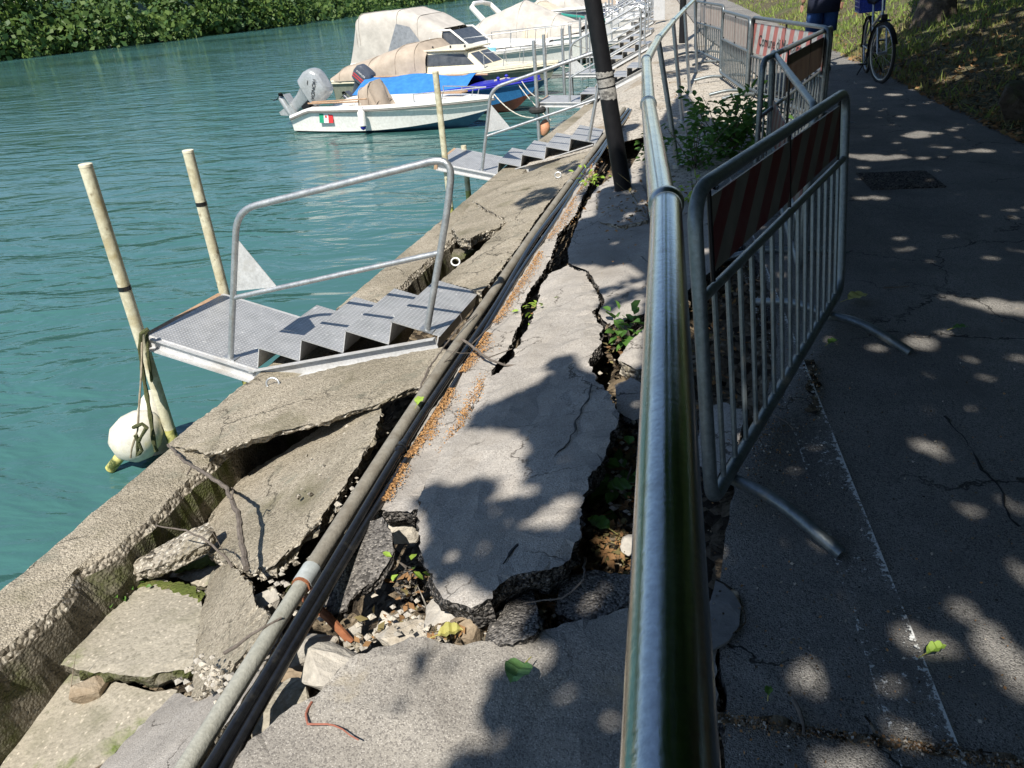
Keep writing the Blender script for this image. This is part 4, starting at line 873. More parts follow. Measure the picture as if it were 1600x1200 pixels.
# ------------------------------------------------------------------ bicycle
f0 = Vector(P(1381, 134, 0)); r0 = Vector(P(1353, 112, 0)); ang = math.atan2((f0-r0).y, (f0-r0).x); wb = 1.08
bk = root('bicycle', 'silver city bicycle on its stand with a blue crate behind the saddle', 'bicycle', r0, ang)
bk.rotation_euler = (R(3), 0, ang); WR = .335
def wheel(x, steer, nm):
    st = Matrix.Rotation(steer, 3, 'Z')
    mb = MB(); mb.tube([Vector((x, 0, WR))+st@Vector((WR*math.cos(t), 0, WR*math.sin(t))) for t in np.linspace(0, 2*math.pi, 37)[:-1]], .019, 8, closed=True); w = mb.build('wheel', RUBBER, bk, smooth='auto')
    mb = MB(); mb.tube([Vector((x, 0, WR))+st@Vector(((WR-.028)*math.cos(t), 0, (WR-.028)*math.sin(t))) for t in np.linspace(0, 2*math.pi, 37)[:-1]], .013, 6, closed=True); mb.build('rim', BIKE, w, smooth='auto')
    mb = MB()
    for k in range(18):
        t = k*2*math.pi/18; mb.tube([Vector((x, 0, WR))+st@Vector((0, .025*(-1)**k, 0)), Vector((x, 0, WR))+st@Vector(((WR-.03)*math.cos(t), 0, (WR-.03)*math.sin(t)))], .0018, 4)
    mb.tube([Vector((x, 0, WR))+st@Vector((0, -.05, 0)), Vector((x, 0, WR))+st@Vector((0, .05, 0))], .018, 8); mb.build('spokes', BIKE, w)
    mb = MB(); gr = []
    for t in np.linspace(R(20), R(190), 16):
        gr.append([Vector((x, 0, WR))+st@Vector(((WR+.03)*math.cos(t), s*.03, (WR+.03-.012*s*s)*math.sin(t))) for s in (-1, 0, 1)])
    mb.sheet(gr); mb.build('mudguard', BLACKP, w, solid=.003)
    return w
wheel(0, 0, 'r'); wheel(wb, R(14), 'f')
hd = Vector((wb-.16, 0, .78)); fk = Vector((wb-.11, 0, .62)); bb = Vector((.43, 0, .29)); se = Vector((.22, 0, .84)); sj = Vector((.26, 0, .70))
mb = MB(); mb.tube([hd, fk], .02, 10); mb.tube([fk+Vector((0, 0, .04)), bb], .022, 10); mb.tube([hd, sj-Vector((0, 0, .12))], .018, 10); mb.tube([bb, sj], .017, 10)
for s in (-1, 1): mb.tube([bb, (0, s*.055, WR)], .011, 8); mb.tube([sj-Vector((0, 0, .05)), (0, s*.055, WR)], .009, 8)
mb.build('frame', BIKE, bk, smooth='auto')
st = Matrix.Rotation(R(14), 3, 'Z'); mb = MB()
for s in (-1, 1): mb.tube([fk+Vector((0, s*.05, 0)), Vector((wb, 0, WR))+st@Vector((0, s*.055, 0))], .012, 8)
mb.tube([fk+Vector((0, -.05, 0)), fk+Vector((0, .05, 0))], .014, 8); mb.build('fork', BIKE, bk, smooth='auto')
mb = MB(); mb.tube([hd, hd+Vector((-.03, 0, .2))], .014, 8); h2 = hd+Vector((-.03, 0, .2)); mb.tube(bend([h2+Vector((-.22, -.30, -.02)), h2+Vector((-.05, -.25, .06)), h2+Vector((.04, 0, .04)), h2+Vector((-.05, .25, .06)), h2+Vector((-.22, .30, -.02))], .1), .011, 8); mb.build('handlebar', BIKE, bk, smooth='auto')
mb = MB(); mb.tube([sj, se], .013, 8); mb.build('seat_post', BIKE, bk, smooth='auto')
mb = MB(); mb.add([(.36, 0, .88), (.30, -.035, .885), (.12, -.08, .90), (.06, -.07, .91), (.06, .07, .91), (.12, .08, .90), (.30, .035, .885), (.34, 0, .84), (.1, -.06, .85), (.1, .06, .85)], [(0, 1, 6), (1, 2, 5, 6), (2, 3, 4, 5), (0, 7, 1), (0, 6, 7), (1, 7, 8, 2), (6, 5, 9, 7), (7, 9, 8), (2, 8, 3), (3, 8, 9, 4), (4, 9, 5)]); mb.build('saddle', BLACKP, bk, bevel=.01)
mb = MB()
for s in (-1, 1): mb.tube([(.2, s*.05, .72), (-.25, s*.06, .74)], .006, 6); mb.tube([(-.2, s*.06, .74), (0, s*.06, WR)], .006, 6)
mb.build('rear_rack', BLACKP, bk)
mb = MB(); cz = .755; cx_ = -.06
for z in np.linspace(cz, cz+.24, 5):
    mb.tube([(cx_-.2, -.15, z), (cx_+.2, -.15, z), (cx_+.2, .15, z), (cx_-.2, .15, z)], .011, 5, closed=True)
for x in np.linspace(-.2, .2, 9):
    for y in (-.15, .15): mb.box((cx_+x, y, cz+.12), (.014, .008, .24))
for y in np.linspace(-.15, .15, 7):
    for x in (-.2, .2): mb.box((cx_+x, y, cz+.12), (.008, .014, .24))
mb.box((cx_, 0, cz), (.4, .3, .012)); mb.box((cx_+.195, 0, cz+.1), (.006, .27, .17)); mb.box((cx_-.195, 0, cz+.1), (.006, .27, .17)); mb.box((cx_, .145, cz+.1), (.37, .006, .17)); mb.box((cx_, -.145, cz+.1), (.37, .006, .17)); mb.build('crate', CRATE, bk)
MB().box((wb-.02, .0, .70), (.12, .14, .02)).box((wb-.02, 0, .74), (.06, .07, .06)).build('front_lamp', BLACKP, bk, bevel=.01)
mb = MB(); mb.tube([bb+Vector((0, -.07, 0)), bb+Vector((0, .07, 0))], .02, 10); mb.tube([bb+Vector((0, -.08, 0)), bb+Vector((.12, -.08, -.12))], .009, 6); mb.tube([bb+Vector((0, .08, 0)), bb+Vector((-.12, .08, .12))], .009, 6)
mb.box(bb+Vector((.12, -.13, -.12)), (.09, .09, .02)); mb.box(bb+Vector((-.12, .13, .12)), (.09, .09, .02)); mb.tube([bb+Vector((.09*math.cos(t), .055, .09*math.sin(t))) for t in np.linspace(0, 6.283, 25)[:-1]], .005, 5, closed=True); mb.build('crank', BLACKP, bk)
mb = MB(); mb.tube([(.30, .03, .24), (.26, .17, .0)], .009, 6); mb.tube([(.30, -.03, .24), (.26, -.15, .0)], .009, 6); mb.build('kickstand', BLACKP, bk)

# ------------------------------------------------------------------ person beyond the barriers
pf = Vector(P(1277, 112, 0)); pr = root('person', 'person in a dark navy shirt and blue shorts standing beyond the barriers', 'person', pf, R(100))
def skin(name, verts, edges, radii, m_, parent, sub=2):
    me = bpy.data.meshes.new(name); me.from_pydata(verts, edges, []); o = bpy.data.objects.new(name, me); COL.objects.link(o); o.parent = parent
    sk = o.modifiers.new('skin', 'SKIN'); o.modifiers.new('sub', 'SUBSURF').levels = sub; o.modifiers['sub'].render_levels = sub
    for i, r_ in enumerate(radii):
        sv = me.skin_vertices[0].data[i] if me.skin_vertices else None
        if sv: sv.radius = r_ if isinstance(r_, tuple) else (r_, r_)
    if me.skin_vertices: me.skin_vertices[0].data[0].use_root = True
    me.materials.append(m_); return o
V = [(0, 0, .95), (0, 0, 1.12), (0, 0, 1.32), (0, 0, 1.44), (.01, 0, 1.53), (.02, 0, 1.62), (.03, 0, 1.72),
     (0, .10, .90), (.03, .11, .50), (0, .11, .09), (.13, .12, .03), (0, -.10, .90), (.02, -.11, .50), (-.02, -.11, .09), (.11, -.12, .03),
     (0, .19, 1.40), (-.02, .25, 1.12), (.05, .27, .88), (0, -.19, 1.40), (-.02, -.25, 1.12), (.06, -.27, .88)]
E_ = [(0, 1), (1, 2), (2, 3), (3, 4), (4, 5), (5, 6), (0, 7), (7, 8), (8, 9), (9, 10), (0, 11), (11, 12), (12, 13), (13, 14), (3, 15), (15, 16), (16, 17), (3, 18), (18, 19), (19, 20)]
RR = [(.12, .16), (.11, .145), (.12, .17), (.09, .12), .055, (.10, .078), (.085, .07), .085, .058, .042, .04, .085, .058, .042, .04, .055, .042, .03, .055, .042, .03]
body = skin('body', V, E_, RR, SKIN, pr)
for s in (-1, 1):
    for k, (dx, dy, L_) in enumerate(((.0, .02, .085), (.012, .008, .095), (.012, -.006, .09), (.0, -.018, .075))):
        MB().tube([(.055+dx, s*(.27+dy*.5), .86), (.06+dx*1.5, s*(.272+dy*.6), .82), (.055+dx*1.2, s*(.268+dy*.6), .86-L_)], [.011, .010, .008], 7).build('finger', SKIN, pr, smooth='auto')
    MB().tube([(.075, s*.262, .885), (.095, s*.255, .85), (.09, s*.255, .82)], [.012, .011, .009], 7).build('thumb', SKIN, pr, smooth='auto')
def rings(name, secs, m_, n=24):
    mb = MB(); gr = []
    for (cx_, cy_, z, rx, ry) in secs: gr.append([(cx_+rx*math.cos(t)*(1+.02*math.sin(5*t+z*20)), cy_+ry*math.sin(t), z) for t in np.linspace(0, 2*math.pi, n+1)])
    mb.sheet(gr); return mb.build(name, m_, pr, smooth='auto', solid=.006)
rings('shirt', [(0, 0, .76, .172, .215), (0, 0, .90, .168, .21), (0, 0, 1.0, .155, .195), (0, 0, 1.15, .145, .185), (0, 0, 1.32, .155, .21), (0, 0, 1.41, .125, .2), (0, 0, 1.46, .085, .12), (.01, 0, 1.50, .068, .072)], NAVY)
for s in (-1, 1): rings('sleeve', [(0, s*.17, 1.43, .07, .06), (-.01, s*.21, 1.35, .075, .062), (-.015, s*.235, 1.22, .07, .058)], NAVY, 16)
rings('shorts', [(0, 0, 1.0, .15, .19), (0, 0, .92, .16, .2), (0, 0, .84, .15, .205)], BLUEC)
for s in (-1, 1): rings('shorts_leg', [(0, s*.1, .88, .12, .105), (.01, s*.105, .72, .115, .10), (.02, s*.11, .52, .105, .098)], BLUEC, 18)
mb = MB(); gr = []
for t in np.linspace(-.15, 1.0, 8):
    gr.append([(.015+.118*math.cos(a)*math.sqrt(max(.02, 1-t*t)), .096*math.sin(a)*math.sqrt(max(.02, 1-t*t)), 1.66+.135*t) for a in np.linspace(R(55), R(305), 20)])
mb.sheet(gr); mb.build('hair', HAIR, pr, smooth='auto', solid=.02)
mb = MB(); mb.add([(.13, 0, 1.675), (.158, 0, 1.635), (.125, .018, 1.635), (.125, -.018, 1.635)], [(0, 2, 1), (0, 1, 3), (1, 2, 3)]); mb.build('nose', SKIN, pr)
for s in (-1, 1):
    MB().lathe((.112, s*.034, 1.675), (1, 0, 0), [(-.01, .004), (0, .012), (.006, .008), (.008, .002)], 10).build('eye', DARKT, pr)
    MB().lathe((.02, s*.088, 1.66), (0, s, .1), [(-.01, .02), (.008, .03), (.014, .02)], 10).build('ear', SKIN, pr, smooth='auto')
    MB().box((.06, s*.12, .035), (.26, .095, .07)).build('shoe', BLACKP, pr, bevel=.02)
MB().box((.118, 0, 1.605), (.012, .045, .01)).build('mouth', RED, pr)

# ------------------------------------------------------------------ boats (bow to the quay)
class Hull:
    def __init__(s, L, B, fs, fb, dip=0.0, over=.35): s.L, s.B, s.fs, s.fb, s.dip, s.over = L, B, fs, fb, dip, over
    def hb(s, t): return s.B/2*(.93+.07*math.sin(math.pi*min(1, t/.9)))*(1-max(0, (t-.42)/.58)**2.1)
    def sz(s, t): return s.fs+(s.fb-s.fs)*t**1.7-s.dip*max(0, 1-t/.13)
    def x(s, t): return (s.L-s.over)*t+s.over*t**3
def loft(mb, secs):
    mb.sheet(secs); return mb
def boat(name, label, stern, ang, L, B, fs, fb, top, bottom, td=.62, dip=0, strake=None, deck=None, cock=True, gw=.13, band=None, trim=0):
    h = Hull(L, B, fs, fb, dip); g = root(name, label, 'boat', (stern[0], stern[1], ZW), ang, 'boats moored bow to the quay'); deck = deck or GEL
    ts = [0, .03, .06, .1, .14, .2, .28, .36, .44, .52, .6, .68, .76, .83, .89, .94, .975, 1.0]
    def sec(t):
        b, z, x = h.hb(t), h.sz(t), h.x(t); xk = x-(.30*h.fb)*t**6-h.over*.55*t**5; xc = x-(.12*h.fb)*t**5-h.over*.3*t**5
        cb = b*.92*(1-.35*t**3); zc_ = .03+z*.50*t**3.2; zk = -.20+(.20+z*.30)*t**6
        return (xk, 0, zk), (xc, cb, zc_), (x, b, z), ((x*.5+xc*.5), cb*.42+b*.58-.012, zc_*.4+z*.6)
    for s in (1,):
        mb = MB(); gr = []
        for t in ts:
            k, c, sh, md = sec(t); gr.append([k, c]); 
        mb.sheet([[(p[0], -p[1], p[2]) for p in r_] for r_ in gr]); mb.sheet(gr); mb.build('bottom', bottom, g, smooth='auto')
        mb = MB(); gr = [[sec(t)[1], sec(t)[3], sec(t)[2]] for t in ts]
        mb.m = 0
        for sg in (1, -1): mb.sheet([[(p[0], sg*p[1], p[2]) for p in r_] for r_ in gr])
        k, c, sh, md = sec(0); mb.add([k, c, sh, (sh[0], -sh[1], sh[2]), (c[0], -c[1], c[2])], [(0, 1, 2, 3, 4)])
        if band:
            mb.m = 1
            for sg in (1, -1): mb.sheet([[(p[0], sg*p[1]*1.006+sg*.004, p[2]) for p in (tuple(np.array(r_[1])*.45+np.array(r_[2])*.55), r_[2])] for r_ in gr])
        mb.build('hull', [top, band] if band else top, g, smooth='auto')
    if strake:
        for sg in (1, -1): MB().tube([(h.x(t)+.01, sg*(h.hb(t)+.012), h.sz(t)-.07) for t in ts], .018, 6).build('rub_strake', strake, g, smooth='auto')
    mb = MB(); tt = [t for t in ts if t <= td+.001]+[td] if td not in ts else [t for t in ts if t <= td]
    tt = sorted(set(tt))
    for sg in (1, -1):
        mb.sheet([[(h.x(t), sg*(h.hb(t)+.012), h.sz(t)-.04), (h.x(t), sg*(h.hb(t)+.006), h.sz(t)+.012), (h.x(t), sg*(h.hb(t)-gw), h.sz(t)+.018), (h.x(t), sg*(h.hb(t)-gw), h.sz(t)-.06)] for t in tt])
    gr = [[(h.x(t), s*(h.hb(t)+.008), h.sz(t)+.015+.05*(1-s*s)*min(1, h.hb(t))) for s in (-1, -.6, -.2, .2, .6, 1)] for t in [td]+[t for t in ts if t > td]]; mb.sheet(gr)
    for sg in (1, -1): mb.sheet([[(h.x(t), sg*(h.hb(t)+.012), h.sz(t)-.04), (h.x(t), sg*(h.hb(t)+.008), h.sz(t)+.015)] for t in [td]+[t for t in ts if t > td]])
    mb.build('deck', deck, g, smooth='auto')
    if cock:
        mb = MB(); zf = .10
        for sg in (1, -1): mb.sheet([[(h.x(t)+.02, sg*(h.hb(t)-gw), h.sz(t)-.0), (h.x(t)+.02, sg*(h.hb(t)*.82-gw), zf)] for t in tt])
        mb.sheet([[(h.x(t)+.02, (h.hb(t)*.82-gw), zf), (h.x(t)+.02, -(h.hb(t)*.82-gw), zf)] for t in tt])
        b = h.hb(td)-gw; x = h.x(td)+.02; mb.add([(x, b, h.sz(td)+.01), (x, -b, h.sz(td)+.01), (x, -b*.8, zf), (x, b*.8, zf)], [(0, 1, 2, 3)])
        b = h.hb(0)-.02; mb.add([(.03, b, h.sz(0)), (.03, -b, h.sz(0)), (.03, -b*.8, zf), (.03, b*.8, zf)], [(0, 1, 2, 3)]); mb.build('cockpit', deck, g)
    return g, h
def rail_on(g, h, t0, t1, hgt, n=4, inset=.06, m_=GALV, nm='bow_rail', r=.012):
    tt = np.linspace(t0, t1, 10); mb = MB()
    L_ = [Vector((h.x(t), -(h.hb(t)-inset if h.hb(t) > inset else 0), h.sz(t)+hgt)) for t in tt]; Rr = [Vector((p.x, -p.y, p.z)) for p in L_]
    mb.tube([Vector((L_[0].x, L_[0].y, h.sz(t0)))]+L_+Rr[::-1]+[Vector((Rr[0].x, Rr[0].y, h.sz(t0)))], r, 7)
    for k in range(1, n+1):
        t = t0+(t1-t0)*k/(n+.5); y = max(0, h.hb(t)-inset)
        for s in (-1, 1): mb.tube([(h.x(t), s*y, h.sz(t)), (h.x(t)+.06, s*y, h.sz(t)+hgt)], r*.8, 6)
    mb.build(nm, m_, g, smooth='auto')
def outboard(g, pos, tilt, cowl, leg, sc=1.0, texts=(), stripe=None, yaw=0):
    e = bpy.data.objects.new('outboard_motor', None); COL.objects.link(e); e.parent = g; e.location = pos; e.rotation_euler = (0, tilt, yaw); e.scale = (sc, sc, sc)
    def rr(sections, nm, m_):
        mb = MB(); gr = []
        for (cx_, z, lx, ly, p_) in sections:
            ring = []
            for t in np.linspace(0, 2*math.pi, 25):
                c, s = math.cos(t), math.sin(t); ring.append((cx_+lx*math.copysign(abs(c)**p_, c), ly*math.copysign(abs(s)**p_, s), z))
            gr.append(ring)
        mb.sheet(gr); mb.add(gr[0][:-1], [tuple(range(24))[::-1]]); mb.add(gr[-1][:-1], [tuple(range(24))]); return mb.build(nm, m_, e, smooth='auto')
    rr([(-.05, .12, .20, .13, .6), (-.05, .16, .26, .165, .55), (-.06, .34, .27, .17, .5), (-.05, .47, .25, .16, .5), (-.03, .54, .21, .13, .55), (-.01, .565, .13, .08, .7)], 'cowl', cowl)
    rr([(-.05, -.30, .10, .05, .8), (-.05, -.1, .12, .07, .7), (-.04, .10, .17, .11, .6), (-.04, .13, .2, .13, .6)], 'midsection', leg)
    mb = MB(); mb.lathe((-.30, 0, -.47), (1, 0, 0), [(-.06, .015), (-.02, .05), (.15, .055), (.35, .045), (.44, .01)], 12); mb.box((-.06, 0, -.36), (.17, .04, .2)); mb.box((-.12, 0, -.31), (.38, .17, .012)); mb.prism([(.0, -.008, -.50), (-.12, -.008, -.68), (-.18, -.008, -.68), (-.16, -.008, -.50)], (0, .016, 0), (0, 0, 0)); mb.build('gearcase', leg, e, smooth='auto')
    mb = MB()
    for k in range(3):
        a = k*2.094; d = Vector((0, math.cos(a), math.sin(a))); q = Vector((0, -math.sin(a), math.cos(a))); c = Vector((-.36, 0, -.47))
        mb.add([c+d*.03-q*.02, c+d*.09-q*.06+Vector((.03, 0, 0)), c+d*.14-q*.01, c+d*.13+q*.04-Vector((.02, 0, 0)), c+d*.03+q*.03], [(0, 1, 2, 3, 4)])
    mb.build('propeller', BLACKP, e, solid=.006)
    mb = MB(); mb.box((.10, 0, .02), (.1, .22, .24)); mb.box((.17, 0, -.04), (.05, .26, .2)); mb.build('bracket', BLACKP, e, bevel=.01)
    if stripe:
        for z in (.24, .30): MB().box((-.06, -.169, z), (.40, .006, .022)).build('stripe', stripe, e)
    for (txt, x, z, size, rot, m_) in texts:
        cu = bpy.data.curves.new('lettering', 'FONT'); cu.body = txt; cu.size = size; cu.extrude = .002; cu.align_x = 'CENTER'; cu.align_y = 'CENTER'
        o = text_mesh(cu, m_); o.parent = e; o.location = (x, -.174, z); o.rotation_euler = (R(90), rot, 0)
    return e
def cover(name, g, secs, m_, n=17, wr=.02, seed=1, p_=.7):
    """cloth stretched over hoops: secs = (x, half width, foot z, top z, roundness)"""
    mb = MB(); gr = []; xs_ = []
    for (a, b) in zip(secs, secs[1:]):
        k = max(3, int(abs(b[0]-a[0])/.09))
        xs_ += [tuple(a[i]+(b[i]-a[i])*j/k for i in range(5)) for j in range(k)]
    xs_.append(secs[-1])
    for (x, w, z0, z1, q) in xs_:
        row = []
        for t in np.linspace(0, math.pi, n):
            c, s = math.cos(t), math.sin(t); y = w*math.copysign(abs(c)**q, c); z = z0+(z1-z0)*abs(s)**q
            d = wr*fbm((x*3.1, t*2.2, seed), 1, 3); row.append((x+d*.4, y+d*c, z+d*s))
        gr.append(row)
    mb.sheet(gr); o = mb.build(name, m_, g, smooth='auto')
    for (x, w, z0, z1, q) in secs[1:-1]:                 # sewn seams over the hoops
        if z1-z0 < .25: continue
        MB().tube([(x, (w+.006)*math.copysign(abs(math.cos(t))**q, math.cos(t)), z0+(z1-z0+.006)*abs(math.sin(t))**q) for t in np.linspace(.03, math.pi-.03, 25)], .009, 5).build('seam', m_, o)
    return o
def pane(g, pts, m_, nm='window', th=.012):
    a, b, c = map(Vector, pts[:3]); n = (b-a).cross(c-a).normalized(); mb = MB(); mb.prism(pts, n*th, -n*th/2); return mb.build(nm, m_, g)

# white open boat
g, h = boat('motor_boat', 'small open white motor boat with silver outboard and tricolour flag on its side', (-7.44, 17.5), R(-18), 4.6, 1.75, .50, .60, GEL, ANTIF, td=.66, dip=.16, strake=mat('grey_strake', (.14, .13, .12), (.2, .19, .17), 8, .6))
e = outboard(g, (-.16, 0, .56), R(58), ENGS, ENGS, 1.3, (('HONDA', .02, .38, .095, R(52), DARKT), ('~', -.12, .36, .14, R(40), DARKT)))
def side(h, x, zf):
    t = x/(h.L-h.over*.2); return -(h.hb(t)*.985)
for k, m_ in enumerate((GREEN, WHITE, RED)):
    x = .90+k*.12; o = MB().box((x, -(h.hb(.24)*.965)-.006, .335), (.12, .012, .24), Matrix.Rotation(R(-9), 3, 'X')).build('flag_sticker', m_, g)
MB().lathe((1.02, -(h.hb(.24)*.965)-.014, .335), (0, 1, 0), [(-.004, .022), (.002, .03)], 12).build('flag_crest', RED, g)
fx = 2.05; MB().lathe((fx, -.97, .33), (0, 0, 1), [(-.17, .02), (-.14, .075), (.12, .078), (.17, .04), (.2, .02)], 14).build('fender', GEL, g, smooth='auto'); MB().lathe((fx, -.97, .15), (0, 0, 1), [(-.05, .012), (-.02, .05), (.02, .06)], 12).build('fender_tip', BLUED, g, smooth='auto')
MB().tube([(fx, -.93, .62), (fx, -.965, .52)], .008, 6).build('fender_line', ROPEW, g)
cover('console_cover', g, [(1.42, .30, .12, .30, .5), (1.5, .31, .12, .80, .45), (1.78, .33, .12, .92, .4), (1.95, .34, .12, .55, .45), (2.12, .34, .12, .20, .5)], CANT, wr=.06, seed=4)
for (x, w, z) in ((.55, 1.15, .36), (1.1, 1.1, .30), (2.45, .95, .34)): MB().box((x, 0, z), (.34, w, .06)).build('bench', GEL, g, bevel=.012)
MB().box((2.55, -.25, .25), (.45, .42, .26)).build('locker', GEL, g, bevel=.02)
rail_on(g, h, .70, .97, .17, 2, .1)
mb = MB(); mb.tube([(.35, -.55, .56), (1.75, -.62, .60)], .018, 7); mb.tube([(.4, -.48, .58), (1.9, -.52, .64)], .015, 7); mb.build('oars', WOODR, g)
MB().box((3.7, 0, .68), (.5, .26, .03)).build('deck_hatch', WOODR, g, bevel=.01)
# blue boat
g, h = boat('rowing_boat', 'small blue wooden boat under a blue tarpaulin, between the white and the cabin boat', (-6.75, 19.1), R(-17), 4.6, 1.35, .42, .74, BLUEH, REDA, td=.70, strake=BLUED, deck=BLUED, band=BLUED)
outboard(g, (-.12, 0, .55), R(38), ENGD, ENGD, .95, (('EVINRUDE', -.06, .40, .06, R(0), WHITE),), RED)
mb = MB(); gr = []
for x in np.linspace(.15, 3.05, 26):
    zr = .82-.03*math.sin((x-.15)*3.3); row = []
    for s in np.linspace(-1, 1, 13): row.append((x+.02*fbm((x, s, 3)), s*(.74-.02*x), .50+(zr-.50)*(1-abs(s)**1.15)+.018*fbm((x*2.5, s*2, 8))))
    gr.append(row)
mb.sheet(gr); mb.build('tarpaulin', TARP, g, smooth='auto')
MB().tube([(.1, 0, .80), (3.35, 0, .79)], .02, 7).build('ridge_pole', WOODR, g)
mb = MB()
for s in (-1, 1): mb.lathe((3.7, s*.2, .6), (0, 0, 1), [(0, .03), (.1, .028), (.13, .045), (.16, .02)], 10)
mb.build('bollard', BLUED, g, smooth='auto'); MB().tube([(3.6, -.2, .68), (3.75, .0, .70), (3.7, .2, .68), (3.85, .05, .69)], .018, 6).build('rope_coil', ROPEW, g)
# cabin boat
g, h = boat('cabin_boat', 'cream cabin boat with tan canvas cover over its stern', (-7.9, 21.6), R(-15), 5.9, 2.15, .62, .80, HULLG, ANTIF, td=.40, deck=GELC, cock=False, strake=GELC, band=None)
def cabin(g, x0, x1, xr0, xr1, w0, w1, z0, z1, m_, wm=GLASS, nwin=2):
    b = [(x0, -w0, z0), (x1, -w1, z0), (x1, w1, z0), (x0, w0, z0)]; t = [(xr0, -w0*.86, z1), (xr1, -w1*.80, z1-.03), (xr1, w1*.80, z1-.03), (xr0, w0*.86, z1)]
    mb = MB(); mb.add(b+t, [(0, 1, 5, 4), (1, 2, 6, 5), (2, 3, 7, 6), (3, 0, 4, 7), (4, 5, 6, 7)]); mb.build('cabin', m_, g, bevel=.03)
    def P4(s, t_, i, j): a = Vector(b[i])*(1-s)+Vector(b[j])*s; c = Vector(t[i])*(1-s)+Vector(t[j])*s; return a*(1-t_)+c*t_
    for (i, j) in ((0, 1), (2, 3)):
        for k in range(nwin):
            s0, s1 = .06+.9*k/nwin, .06+.9*(k+1)/nwin-.05; q = [P4(s0+.02, .35, i, j), P4(s1, .35, i, j), P4(s1-.02, .86, i, j), P4(s0+.05, .86, i, j)]
            pane(g, [tuple(p) for p in q], wm)
    for s0, s1 in ((.06, .47), (.53, .94)): pane(g, [tuple(P4(s, t_, 1, 2)) for s, t_ in ((s0, .3), (s1, .3), (s1, .86), (s0, .86))], wm)
    MB().box(((xr0+xr1)/2, 0, z1+.012), (abs(xr1-xr0)+.12, w0*1.75, .035)).build('roof', m_, g, bevel=.012)
cabin(g, 2.35, 4.35, 2.5, 3.75, .82, .66, .68, 1.18, GELC, GLASS, 1)
cover('stern_cover', g, [(-.05, .98, .60, .72, .6), (.3, 1.06, .60, .92, .6), (1.2, 1.08, .62, 1.12, .6), (2.0, 1.05, .64, 1.34, .55), (2.5, .95, .66, 1.40, .5), (2.75, .85, .72, 1.20, .5)], CANT, wr=.03, seed=2)
rail_on(g, h, .74, .98, .36, 3, .1)
MB().box((2.6, -1.03, .69), (.5, .1, .05)).build('blue_pad', BLUED, g, bevel=.01)
for x in (2.7, 3.2, 3.6): MB().lathe((x, -.3, 1.2), (0, 0, 1), [(0, .02), (.05, .025), (.07, .01)], 8).build('roof_fitting', BLACKP, g)
# big canopy cruiser
g, h = boat('cruiser', 'white cruiser with large pale canvas canopy and tinted windscreen behind the cabin boat', (-8.5, 24.9), R(-13), 6.6, 2.35, .72, .98, GEL, ANTIF, td=.42, cock=False, strake=mat('pale_strake', (.5, .5, .48), (.56, .56, .54), 6, .5))
cover('canopy', g, [(.0, 1.06, .72, .80, .30), (.35, 1.1, .72, 1.92, .27), (.45, 1.1, .72, 2.02, .27), (1.7, 1.08, .74, 2.06, .27), (2.3, 1.02, .78, 1.88, .29), (3.0, .92, .84, 1.52, .32)], CANG, wr=.015, seed=6)
for s in (-1, 1):
    pane(g, [(1.35, s*1.135, 1.0), (2.55, s*1.06, 1.0), (2.1, s*1.07, 1.62), (1.7, s*1.1, 1.72)], PLASW, 'vinyl_window')
    pane(g, [(2.55, s*1.0, .92), (3.75, s*.78, .95), (3.2, s*.74, 1.42), (2.75, s*.85, 1.45)], GLASS, 'side_screen')
    MB().tube([(2.45, s*1.03, .90), (2.72, s*.9, 1.46), (3.2, s*.76, 1.46), (3.85, s*.76, .95)], .03, 8).build('screen_frame', GEL, g, smooth='auto')
pane(g, [(3.80, -.72, .96), (3.80, .72, .96), (3.22, .66, 1.44), (3.22, -.66, 1.44)], GLASS, 'windscreen')
cover('foredeck', g, [(3.3, .92, .85, 1.05, .6), (4.3, .78, .92, 1.10, .6), (5.3, .5, .95, 1.06, .6), (5.9, .2, .97, 1.02, .6)], GEL, wr=0)
MB().box((3.1, -1.075, .88), (.05, .012, .17)).build('red_mark', RED, g); MB().box((4.35, -.83, .92), (.5, .015, .1), Matrix.Rotation(R(-12), 3, 'Z')).build('blue_flash', mat('pale_blue', (.2, .5, .62), (.25, .55, .66), 5, .5), g)
rail_on(g, h, .58, .99, .42, 4, .12)
# cream tent boat
g, h = boat('cruiser', 'white boat under a cream tent-shaped cover beyond the canopy cruiser', (-6.3, 28.6), R(-12), 6.2, 2.3, .72, 1.0, GEL, HULLG, td=.5, cock=False)
cover('tent_cover', g, [(-.05, 1.08, .70, .9, .9), (.9, 1.12, .72, 1.5, .95), (2.3, 1.1, .75, 1.95, 1.0), (3.4, .95, .85, 1.45, .95), (4.3, .75, .95, 1.1, .9)], CANG, wr=.015, seed=9)
cover('tent_front', g, [(1.9, 1.13, .72, 1.2, 1.0), (2.6, 1.11, .76, 1.72, 1.05), (3.3, 1.02, .82, 1.3, 1.0)], CANC, wr=.03, seed=10)
rail_on(g, h, .66, .99, .4, 3, .12)
